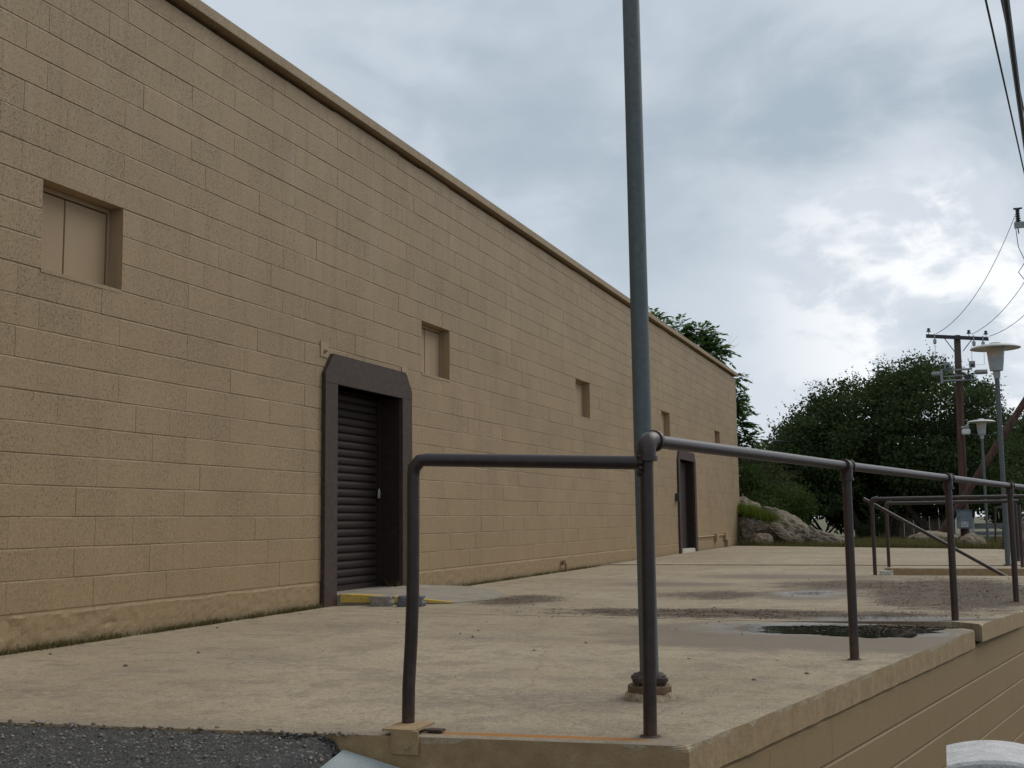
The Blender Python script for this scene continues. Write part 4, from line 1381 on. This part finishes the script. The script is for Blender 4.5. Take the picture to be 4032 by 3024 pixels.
# ================================================================== ROCKS
def boulder(name, c, size, m, seed, label, rot=0.0, tilt=0.0, sub=4, rough=0.22, group='boulders at the dock end'):
    bm = bmesh.new(); bmesh.ops.create_icosphere(bm, subdivisions=sub, radius=1)
    R3 = Matrix.Rotation(rot, 3, 'Z') @ Matrix.Rotation(tilt, 3, 'Y')
    for v in bm.verts:
        p = v.co.copy()
        sm = (size[0]+size[1]+size[2])/3
        pw = Vector((p.x*size[0], p.y*size[1], p.z*size[2]))/sm
        q = 1+rough*mnoise.noise(p*1.3+Vector((seed, 0, 0)))+rough*0.5*mnoise.noise(pw*3.1+Vector((0, seed, 0)))+rough*0.35*mnoise.noise(pw*7+Vector((0, 0, seed)))+rough*0.2*mnoise.noise(pw*17+Vector((0, 0, seed)))
        # facet it a little
        w = mnoise.voronoi(pw*2.1+Vector((seed, seed, 0)))[0]
        q -= 0.30*max(0, 0.30-(w[1]-w[0]))
        p = p*q
        p = Vector((p.x*size[0], p.y*size[1], p.z*size[2]))
        v.co = R3 @ p+Vector(c)
    mb = MB(); mb.bm(bm)
    return tag(mb.build(name, m, smooth=28), label, 'boulder', group)
boulder('boulder', (-4.15, 34.9, 0.25), (1.75, 0.9, 0.55), M_ROCK, 1.2, 'largest grey sloping rock running down right from the building corner', 0.0, 0.50, 5)
boulder('boulder', (-5.55, 35.3, 0.95), (0.95, 0.8, 0.42), M_ROCK, 4.4, 'pale rock ledge with grass on it highest beside the building corner', 0.0, 0.35, 5)
boulder('boulder', (-5.15, 34.35, 0.32), (0.45, 0.4, 0.50), M_ROCK, 6.9, 'upright dark grey rock close against the building corner', 0.2, 0.0, 5)
boulder('boulder', (-4.78, 33.75, 0.12), (0.34, 0.28, 0.25), M_ROCKWARM, 9.3, 'small round tan rock in front of the dark grey rock', 0.3, 0.0, 4, 0.15)
boulder('boulder', (-2.95, 34.2, 0.02), (0.75, 0.5, 0.30), M_ROCK, 12.1, 'low brown toe of rock at the right end of the outcrop', 0.0, 0.35, 4)
boulder('boulder', (0.66, 31.2, 0.05), (0.33, 0.3, 0.29), M_ROCKWARM, 15.5, 'rounded tan boulder below the grey cabinet', 0.0, 0.1, 4, 0.14)
boulder('boulder', (-0.25, 37.6, 0.02), (0.75, 0.5, 0.30), M_ROCKWARM, 18.2, 'low flat tan rock in the grass under the oak', 0.0, 0.05, 4)
boulder('boulder', (1.75, 27.5, 0.05), (0.30, 0.5, 0.55), M_ROCK, 21.0, 'grey rock at the far right edge behind the dock railing', 0.0, 0.0, 4)

# ================================================================== FOLIAGE
def leaf_cloud(centres, radii, n, size, shell=0.45, droop=0.3, aspect=0.5, rng=RNG):
    """n leaves in ellipsoid clumps; returns verts, quads"""
    centres = np.array(centres, float); radii = np.array(radii, float)
    wgt = radii.prod(1)**(2/3); wgt /= wgt.sum()
    idx = rng.choice(len(centres), n, p=wgt)
    d = rng.normal(size=(n, 3)); d /= np.linalg.norm(d, axis=1)[:, None]
    r = 1-shell*rng.random(n)**1.5
    r *= 1+0.12*rng.normal(size=n)
    P = centres[idx]+d*radii[idx]*r[:, None]
    return leaf_quads(P, d, size, droop, aspect, rng)


def leaf_quads(P, d, size, droop, aspect, rng):
    n = len(P)
    ax = d*0.6+rng.normal(size=(n, 3))*0.7; ax[:, 2] -= droop
    ax /= np.linalg.norm(ax, axis=1)[:, None]
    q = rng.normal(size=(n, 3)); q[:, 2] *= 0.6
    sd = np.cross(ax, q); sd /= np.linalg.norm(sd, axis=1)[:, None]+1e-9
    L = size*(0.6+0.8*rng.random(n))[:, None]
    w = L*aspect*0.5
    a = P; b = P+ax*L*0.5+sd*w; c = P+ax*L; e = P+ax*L*0.5-sd*w
    V = np.stack([a, b, c, e], 1).reshape(-1, 3)
    F = np.arange(4*n).reshape(n, 4)
    return V, F


def limb_tree(mb, base, forks, r0, rng, levels=3, spread=0.7, length=1.6, ends=None):
    def grow(p, d, r, L, lev):
        pts = [p]; rad = [r]
        q = Vector(p); dd = Vector(d)
        for k in range(4):
            dd = (dd+Vector((rng.normal()*0.14, rng.normal()*0.14, rng.normal()*0.08+0.04))).normalized()
            q = q+dd*L/4; pts.append(q.copy()); rad.append(r*(1-0.14*(k+1)))
        mb.tube(pts, rad, 8 if lev > 1 else 5)
        if ends is not None: ends.append((q.copy(), dd.copy()))
        if lev > 0:
            for k in range(3 if lev > 1 else 3):
                nd = (dd+Vector((rng.normal(), rng.normal(), rng.normal()*0.6))*spread).normalized()
                grow(q, nd, rad[-1]*0.72, L*0.72, lev-1)
    for (d, L) in forks:
        grow(Vector(base), Vector(d).normalized(), r0, L, levels)


def twigs(ends_c, ends_d, n_leaf, size, rng, length=0.7):
    """feathery shoots with leaves along them"""
    P = []; D = []
    for c, d in zip(ends_c, ends_d):
        L = length*(0.5+rng.random())
        cur = np.array(c, float); dd = np.array(d, float)
        bend = rng.normal(size=3)*0.25
        for k in range(n_leaf):
            t = k/(n_leaf-1)
            P.append(cur+dd*L*t+bend*L*t*t+rng.normal(size=3)*0.035); D.append(dd+rng.normal(size=3)*0.5)
    P = np.array(P); D = np.array(D); D /= np.linalg.norm(D, axis=1)[:, None]
    return P, D


def merge(*vf):
    V = []; F = []; o = 0
    for v, f in vf:
        V.append(v); F.append(f+o); o += len(v)
    return np.concatenate(V), np.concatenate(F)

# --- big dark oak
def oak():
    t = thing('oak_tree', 'big dark spreading oak behind the utility pole', 'tree', (-1.6, 47.5, 0))
    rng = np.random.default_rng(5)
    mb = MB(); ends = []
    for (bx, by, forks) in ((-2.8, 47.5, [((-0.35, 0, 1), 2.2)]), (-1.75, 48.0, [((0.0, 0.1, 1), 2.0)]), (-0.4, 47.2, [((-0.75, 0, 0.9), 2.2)]), (0.9, 48.4, [((0.35, 0.1, 1), 2.1)])):
        limb_tree(mb, (bx, by, -0.15), forks, 0.17, rng, 3, 0.75, ends=ends)
    mb.build('trunk', M_BARK, t)
    # envelope of the crown in world x at the tree's distance: (x, top)
    env = [(-7.0, 3.2), (-6.5, 3.7), (-5.9, 4.15), (-5.3, 4.8), (-4.7, 5.5), (-4.0, 6.05), (-3.2, 6.35), (-2.4, 6.55), (-1.6, 6.85), (-0.6, 7.0), (0.3, 6.85), (1.0, 6.5), (1.7, 5.9), (2.3, 4.9), (2.8, 3.9)]
    cs = []; rs = []; sc = []; sd = []
    ex = np.array([e[0] for e in env]); ez = np.array([e[1] for e in env])
    def topat(x):
        return np.interp(x, ex, ez)+0.42*mnoise.noise(Vector((x*0.85, 2.0, 0)))+0.22*mnoise.noise(Vector((x*2.6, 7.0, 0)))
    for k in range(470):
        x = rng.uniform(-6.7, 2.5); topz = topat(x)
        y = 47.8+rng.uniform(-3.0, 3.0)
        dy = abs(y-47.8)/3.2
        zt = topz-0.75-0.9*dy*dy
        if k % 3:
            z = rng.uniform(1.0, max(1.2, zt)); r = rng.uniform(0.50, 0.85)
        else:
            z = zt+0.45-abs(rng.normal())*0.45; r = rng.uniform(0.22, 0.48)
        cs.append((x, y, z)); rs.append((r*1.15, r*1.1, r*0.66))
        if z > topz-1.3 or x < -5.6 or x > 1.7:
            for q in range(5):
                d = rng.normal(size=3); d[2] = abs(d[2])*0.9+0.1; d /= np.linalg.norm(d)
                sc.append(np.array((x, y, z))+d*np.array(rs[-1])*0.8); sd.append(d)
    for k in range(110):
        x = rng.uniform(-4.5, 2.0)
        cs.append((x, 50.2+rng.uniform(-0.8, 0.8), rng.uniform(1.3, 4.3))); rs.append((0.9, 0.7, 0.6))
    for (x, z) in ((-6.9, 2.9), (-6.5, 3.4), (-6.1, 3.75), (-5.6, 4.2), (-6.7, 2.2), (-6.2, 2.8), (-5.8, 3.2), (-7.2, 2.2)):
        cs.append((x, 47.5, z)); rs.append((0.55, 0.5, 0.4))
        for q in range(6):
            d = rng.normal(size=3); d[2] = abs(d[2]); d /= np.linalg.norm(d)
            sc.append(np.array((x, 47.5, z))+d*0.4); sd.append(d)
    a = leaf_cloud(cs, rs, 125000, 0.14, 0.6, 0.2, 0.55, rng)
    P, D = twigs(sc, sd, 10, 0.1, rng, 0.42)
    b = leaf_quads(P, D, 0.10, 0.1, 0.45, rng)
    V, F = merge(a, b)
    quads_object('crown', V, F, M_OAK, t)
oak()

# --- compound-leaved tree behind the building end
def frond_leaves(starts, dirs, nl, L, ls, rng):
    P = []; D = []; 
    for s, d in zip(starts, dirs):
        s = np.array(s); d = np.array(d)/np.linalg.norm(d)
        side = np.cross(d, (0, 0, 1)); side /= np.linalg.norm(side)+1e-9
        LL = L*(0.7+0.6*rng.random())
        for k in range(nl):
            t = (k+1)/nl
            p = s+d*LL*t+np.array((0, 0, -0.35*LL*t*t))
            for sg in (-1, 1):
                P.append(p); D.append(d*0.55+side*sg*0.8+np.array((0, 0, -0.25)))
    return np.array(P), np.array(D)/np.linalg.norm(np.array(D), axis=1)[:, None]

def aligned_quads(P, D, size, aspect, rng):
    n = len(P)
    ax = D+rng.normal(size=(n, 3))*0.12; ax /= np.linalg.norm(ax, axis=1)[:, None]
    up = np.tile(np.array((0, 0, 1.0)), (n, 1))+rng.normal(size=(n, 3))*0.35
    sd = np.cross(ax, up); sd /= np.linalg.norm(sd, axis=1)[:, None]+1e-9
    L = size*(0.75+0.5*rng.random(n))[:, None]; w = L*aspect*0.5
    V = np.stack([P, P+ax*L*0.45+sd*w, P+ax*L, P+ax*L*0.45-sd*w], 1).reshape(-1, 3)
    return V, np.arange(4*n).reshape(n, 4)

def walnut():
    t = thing('walnut_tree', 'fresh green tree with feathery leaves rising behind the far end of the building', 'tree', (-8.3, 39.2, 0))
    rng = np.random.default_rng(21)
    mb = MB()
    limb_tree(mb, (-8.6, 39.4, -0.2), [((0.05, 0, 1), 3.0)], 0.16, rng, 3, 0.6)
    mb.build('trunk', M_BARK, t)
    st = []; di = []
    clumps = [(-9.7, 39.2, 7.55, 0.62), (-8.9, 39.0, 7.25, 0.55), (-8.1, 39.1, 7.0, 0.6), (-7.35, 39.0, 6.75, 0.62), (-6.95, 39.0, 6.25, 0.6), (-7.6, 39.3, 6.3, 0.8), (-8.5, 39.3, 6.3, 0.8), (-6.55, 38.9, 5.35, 0.5), (-6.25, 38.9, 4.55, 0.45), (-6.1, 38.8, 3.9, 0.42), (-5.95, 38.8, 3.25, 0.42),
              (-6.6, 39.0, 3.0, 0.7), (-7.0, 39.2, 4.4, 0.9), (-8.2, 39.4, 5.0, 1.2), (-10.6, 39.4, 7.7, 0.6), (-11.3, 39.4, 7.9, 0.5), (-7.2, 39.2, 2.2, 0.9), (-9.5, 39.5, 6.4, 0.9)]
    for (x, y, z, r) in clumps:
        for k in range(int(110*r)):
            d = rng.normal(size=3); d[2] = d[2]*0.6+0.25; d /= np.linalg.norm(d)
            st.append(np.array((x, y, z))+d*r*rng.uniform(0.1, 0.7)); di.append(d+np.array((0.15, 0, 0)))
    P, D = frond_leaves(st, di, 7, 0.42, 0.1, rng)
    V, F = aligned_quads(P, D, 0.19, 0.46, rng)
    quads_object('crown', V, F, M_WALNUT, t)
walnut()

# --- bushes and background trees
def bush(name, label, cat, loc, clumps, n, size, m, seed, group=None, stems=True, bark=M_BARK):
    t = thing(name, label, cat, loc, group)
    rng = np.random.default_rng(seed)
    mb = MB()
    for k in range(5):
        a = rng.uniform(0, 6.28)
        c = clumps[k % len(clumps)][0]
        mb.tube([(loc[0]+0.1*math.cos(a), loc[1]+0.1*math.sin(a), loc[2]-0.1), ((loc[0]+c[0])/2, (loc[1]+c[1])/2, (loc[2]+c[2])/2), c], [0.05, 0.035, 0.012], 6)
    mb.build('stems' if stems else 'trunk', bark, t)
    cs = []; rs = []; sc = []; sd = []
    for c, r in clumps:
        for k in range(7):
            d = rng.normal(size=3); d /= np.linalg.norm(d)
            rr = np.array(r)
            cs.append(np.array(c)+d*rr*0.55); rs.append(rr*rng.uniform(0.4, 0.62))
        for k in range(14):
            d = rng.normal(size=3); d[2] = abs(d[2]); d /= np.linalg.norm(d)
            sc.append(np.array(c)+d*np.array(r)*0.85); sd.append(d)
    a = leaf_cloud(cs, rs, n, size, 0.6, 0.2, 0.5, rng)
    P, D = twigs(sc, sd, 8, size, rng, 0.35*max(clumps[0][1]))
    b = leaf_quads(P, D, size, 0.1, 0.45, rng)
    V, F = merge(a, b)
    quads_object('foliage' if stems else 'crown', V, F, m, t)
    return t
bush('bush', 'bright green bush behind the rock outcrop', 'bush', (-4.7, 37.2, 0), [((-5.1, 37.2, 1.25), (0.9, 0.8, 0.85)), ((-4.3, 37.4, 0.95), (0.75, 0.7, 0.8)), ((-5.7, 37.4, 1.9), (0.6, 0.6, 0.6))], 9000, 0.085, M_BUSH, 31)
bush('bush', 'olive brown scrub right behind the building corner above the rocks', 'bush', (-6.0, 38.0, 0), [((-5.6, 38.2, 2.3), (0.8, 0.7, 0.7)), ((-6.4, 38.4, 1.9), (0.9, 0.8, 0.9)), ((-5.0, 38.8, 1.7), (0.8, 0.7, 0.8))], 9000, 0.085, M_SCRUB, 32)
bush('bush', 'dark shrub at the foot of the fence left of the oak trunks', 'bush', (-2.75, 46.2, 0), [((-2.7, 46.2, 0.25), (0.35, 0.3, 0.4)), ((-2.3, 46.4, 0.35), (0.4, 0.3, 0.35))], 2500, 0.07, M_OAK, 33)
bush('background_tree', 'dark tree at the right picture edge behind the slanting pole', 'tree', (5.0, 58, 0), [((3.3, 58, 3.4), (1.4, 1.4, 1.5)), ((4.8, 58, 4.6), (1.8, 1.8, 1.6)), ((6.5, 58, 4.0), (2, 2, 2)), ((3.0, 57, 1.6), (1.3, 1.3, 1.4)), ((4.6, 57, 2.2), (1.8, 1.5, 1.8))], 22000, 0.17, M_OAK, 34, 'trees behind the dock', False)
bush('background_tree', 'scrubby olive tree low behind the far disc lamp post', 'tree', (2.6, 50, 0), [((2.2, 50, 1.3), (0.8, 0.9, 1.0)), ((3.0, 50, 2.4), (1.0, 0.9, 1.0)), ((1.9, 50.5, 2.5), (0.8, 0.8, 1.1)), ((3.8, 50, 1.4), (1.1, 1.0, 1.3))], 14000, 0.12, M_SCRUB, 35, 'trees behind the dock', False)
bush('background_tree', 'dark undergrowth tree filling the gap between the bush and the oak', 'tree', (-4.6, 51, 0), [((-5.6, 51, 1.6), (1.4, 1, 1.5)), ((-4.0, 51, 1.7), (1.2, 1, 1.4)), ((-7.0, 51, 2.2), (1.3, 1, 1.6)), ((-3.6, 50, 0.9), (0.9, 0.8, 0.9))], 16000, 0.15, M_OAK, 36, 'trees behind the dock', False)

# --- pale board fence and small things behind the trees
fc = thing('board_fence', 'pale tan board fence behind the oak trunks', 'fence', (-2.2, 50, 0))
x = -3.35; k = 0
while x < 0.4:
    w = 0.30 if k % 3 else 0.36
    MB().box(x, x+w-0.012, 50.0+0.006*(k % 2), 50.03+0.006*(k % 2), -0.1, 1.30+0.03*mnoise.noise(Vector((k, 0, 0)))-0.10*(k > 5)).build('board', M_PALEBOARD, fc)
    x += w; k += 1
MB().box(-3.35, 0.4, 50.04, 50.09, 0.75, 0.84).build('rail', M_PALEBOARD, fc)
gr = thing('guard_rail', 'pale metal guard rail behind the far lamp post', 'guard rail', (1.6, 47, 0))
MB().box(0.85, 3.2, 47.0, 47.05, 0.28, 0.48, bev=0.02).build('beam', M_ALU, gr)
MB().box(0.85, 3.2, 47.0, 47.05, 0.05, 0.18, bev=0.02).build('beam', M_ALU, gr)
for x in (1.0, 2.1, 3.1): MB().box(x-0.05, x+0.05, 47.06, 47.16, -0.2, 0.5).build('post', M_ALU, gr)
ub = thing('utility_box', 'small pale cream utility box with rounded top behind the boulder', 'utility box', (1.05, 46.5, 0))
MB().box(0.86, 1.10, 46.4, 46.6, -0.1, 0.62, bev=0.03).build('box_body', M_LAMPHEAD, ub)
MB().box(0.84, 1.12, 46.38, 46.62, 0.621, 0.68, bev=0.02).build('box_lid', M_LAMPHEAD, ub)

# --- grass
def blades(name, pts, h, w, m, rng, kind='stuff', lean=0.35):
    n = len(pts)
    P = np.array(pts, float)
    a = rng.uniform(0, 2*np.pi, n)
    sd = np.stack([np.cos(a), np.sin(a), np.zeros(n)], 1)*w
    H = h*(0.4+0.9*rng.random(n))
    tip = P+np.stack([rng.normal(size=n)*lean*H, rng.normal(size=n)*lean*H, H], 1)
    V = np.stack([P-sd, P+sd, tip], 1).reshape(-1, 3)
    o = quads_object(name, V, np.arange(3*n).reshape(n, 3), m, kind=kind)
    return o
rng = np.random.default_rng(3)
pts = []
while len(pts) < 26000:
    x = rng.uniform(-5.4, 1.6); y0 = far_y(min(x, 1.3)); y = y0+rng.random()**1.6*9+0.05
    if mnoise.noise(Vector((x*0.9, y*0.9, 0)))+0.35 < rng.random()*0.9: continue
    pts.append((x, y, -0.07))
blades('verge_grass', pts, 0.20, 0.012, M_GRASS, rng)
pts = [(rng.normal(-4.95, 0.42), rng.normal(34.62, 0.22), rng.uniform(0.72, 0.9)-0.28*(0)) for _ in range(6000)]
pts = [(x, y, 0.98-0.40*(x+5.5)*0.8+rng.uniform(-0.12, 0.05)) for x, y, z in pts if -5.6 < x < -4.25]
blades('ledge_grass', pts, 0.26, 0.012, M_GRASSGREEN, rng)
pts = []
while len(pts) < 3800:
    y = rng.uniform(5.3, 9.88) if rng.random() < 0.6 else rng.uniform(12.6, 19.5)
    if rng.random() > 0.55+0.9*mnoise.noise(Vector((y*2.3, 0, 4))): continue
    pts.append((XW+0.012+abs(rng.normal())*0.018, y, 0.0))
blades('wall_weeds', pts, 0.045, 0.0035, M_STRAW, rng, lean=0.6)
pts = [(XW+rng.uniform(-0.02, 0.10), 11.62+rng.normal()*0.09, 0.09) for _ in range(60)]
blades('doorstep_weeds', pts, 0.10, 0.003, M_STRAW, rng, lean=0.7)

# --- leaf litter and grit on the dock
def flakes(name, pts, size, m, rng, flat=0.25):
    n = len(pts); P = np.array(pts, float)
    a = rng.uniform(0, 2*np.pi, n); L = size*(0.4+1.2*rng.random(n)**2)
    u = np.stack([np.cos(a)*L, np.sin(a)*L, rng.normal(size=n)*L*flat], 1)
    b = a+1.57+rng.normal(size=n)*0.3
    v = np.stack([np.cos(b)*L*0.5, np.sin(b)*L*0.5, rng.normal(size=n)*L*flat], 1)
    P[:, 2] += L*flat*0.8
    V = np.stack([P-u, P-v, P+u, P+v], 1).reshape(-1, 3)
    return quads_object(name, V, np.arange(4*n).reshape(n, 4), m, kind='stuff')
pts = []
patches = [(-1.6, 9.9, 1.7, 0.45, 9000), (0.15, 13.2, 0.9, 2.8, 12000), (-0.9, 14.3, 0.9, 1.2, 2500), (-4.0, 11.3, 0.45, 0.8, 1200), (-0.2, 9.0, 0.5, 0.2, 1200), (-2.2, 12.3, 0.6, 0.9, 700)]
for cx, cy, rx, ry, n in patches:
    for _ in range(n):
        a = rng.uniform(0, 6.28); r = math.sqrt(rng.random())*(1+0.25*rng.normal())
        x, y = cx+rx*r*math.cos(a), cy+ry*r*math.sin(a)
        if x > front_x(y)-0.08 or mnoise.noise(Vector((x*4, y*4, 2))) < -0.15: continue
        pts.append((x, y, 0.004+(tilt(x, y) if 9.2 < y < 10.7 else 0)))
for _ in range(120):
    y = rng.uniform(4.4, 24); x = rng.uniform(XW+0.1, front_x(y)-0.1)
    pts.append((x, y, 0.003))
flakes('leaf_litter', pts, 0.0098, M_LITTER, rng, 0.12)
# bits floating in the puddle
pts = [(rng.normal(-0.6, 0.33), rng.normal(8.63, 0.15), 0.0065) for _ in range(260)]
flakes('floating_leaves', pts, 0.013, M_LITTER, rng, 0.02)
# crumbs of concrete and asphalt along the broken end
def pebbles(name, pts, size, m, rng):
    V = []; F = []
    base = np.array([(1, 0, 0), (-1, 0, 0), (0, 1, 0), (0, -1, 0), (0, 0, 1), (0, 0, -1)], float)
    fs = [(0, 2, 4), (2, 1, 4), (1, 3, 4), (3, 0, 4), (2, 0, 5), (1, 2, 5), (3, 1, 5), (0, 3, 5)]
    for i, p in enumerate(pts):
        s = size*(0.35+1.1*rng.random()**2)
        V.append(base*(s*(0.7+0.6*rng.random((6, 1))))*np.array((1, 1, 0.7))+np.array(p)+np.array((0, 0, s*0.3)))
        F += [tuple(np.array(f)+6*i) for f in fs]
    return quads_object(name, np.concatenate(V), np.array(F), m, kind='stuff')
pts = []
for _ in range(260):
    x = rng.uniform(-5.4, -2.05); pts.append((x, end_y(x)-0.01+rng.normal()*0.025, 0.0))
pebbles('concrete_crumbs', pts, 0.010, M_PEBBLE, rng)
pts = []
for _ in range(260):
    x = rng.uniform(-2.4, -1.75); pts.append((x, end_y(x)-0.012-abs(rng.normal())*0.03, zground(x, 4.0)+0.0))
pebbles('dark_grit', pts, 0.008, M_ASPH, rng)
pts = []
for _ in range(380):
    x = rng.uniform(-5.2, -2.0); y = rng.uniform(3.25, end_y(x)-0.02); pts.append((x, y, zground(x, y)-0.004))
pebbles('asphalt_chips', pts, 0.009, M_PEBBLE, rng)
pts = []
for _ in range(40):
    y = rng.uniform(4.6, 12); x = rng.uniform(XW+0.1, front_x(y)-0.15); pts.append((x, y, 0.0))
pebbles('dock_stones', pts, 0.011, M_PEBBLE, rng)

# ================================================================== PALE KERB WEDGE AND CONCRETE BIN
mb = MB()
kt = [(-2.145, 4.035, -0.052), (-2.135, 3.80, -0.088), (-2.05, 3.40, -0.16), (-1.55, 3.40, -0.34), (-1.72, 3.80, -0.20), (-1.86, 4.062, -0.125), (-1.30, 4.118, -0.36), (-1.2, 3.4, -0.5)]
order = [0, 1, 2, 3, 4, 5]
mb.prism([kt[i] for i in order], (0, 0, -0.25))
kerb = mb.build('kerb_slab', M_KERB)
tag(kerb, 'pale blue grey kerb slab sloping down beside the dock end under the bracket', 'kerb')

bn = thing('concrete_pillar', 'pale speckled concrete pillar with domed top at the lower right corner', 'pillar', (0.13, 5.12, -1.15))
def domed(x0, x1, y0, y1, z0, zt, rise):
    n = 12; m = MB(); vs = []
    for k in range(n+1):
        t = k/n; x = x0+(x1-x0)*t
        zz = zt-rise*(2*t-1)**2
        vs += [(x, y0, z0), (x, y0, zz-0.012), (x, y0+0.012, zz), (x, y1-0.012, zz), (x, y1, zz-0.012), (x, y1, z0)]
    fs = [(k*6+j, (k+1)*6+j, (k+1)*6+j+1, k*6+j+1) for k in range(n) for j in range(5)]
    fs += [tuple(range(6)), tuple(n*6+j for j in range(6))[::-1]]
    m.add(vs, fs); return m
domed(-0.03, 0.345, 4.90, 5.35, -0.42, -0.128, 0.03).build('pillar_cap', M_BINCONC, bn, smooth=30)
MB().box(0.0, 0.315, 4.93, 5.32, -1.15, -0.421, bev=0.01).build('pillar_shaft', M_BINCONC, bn)
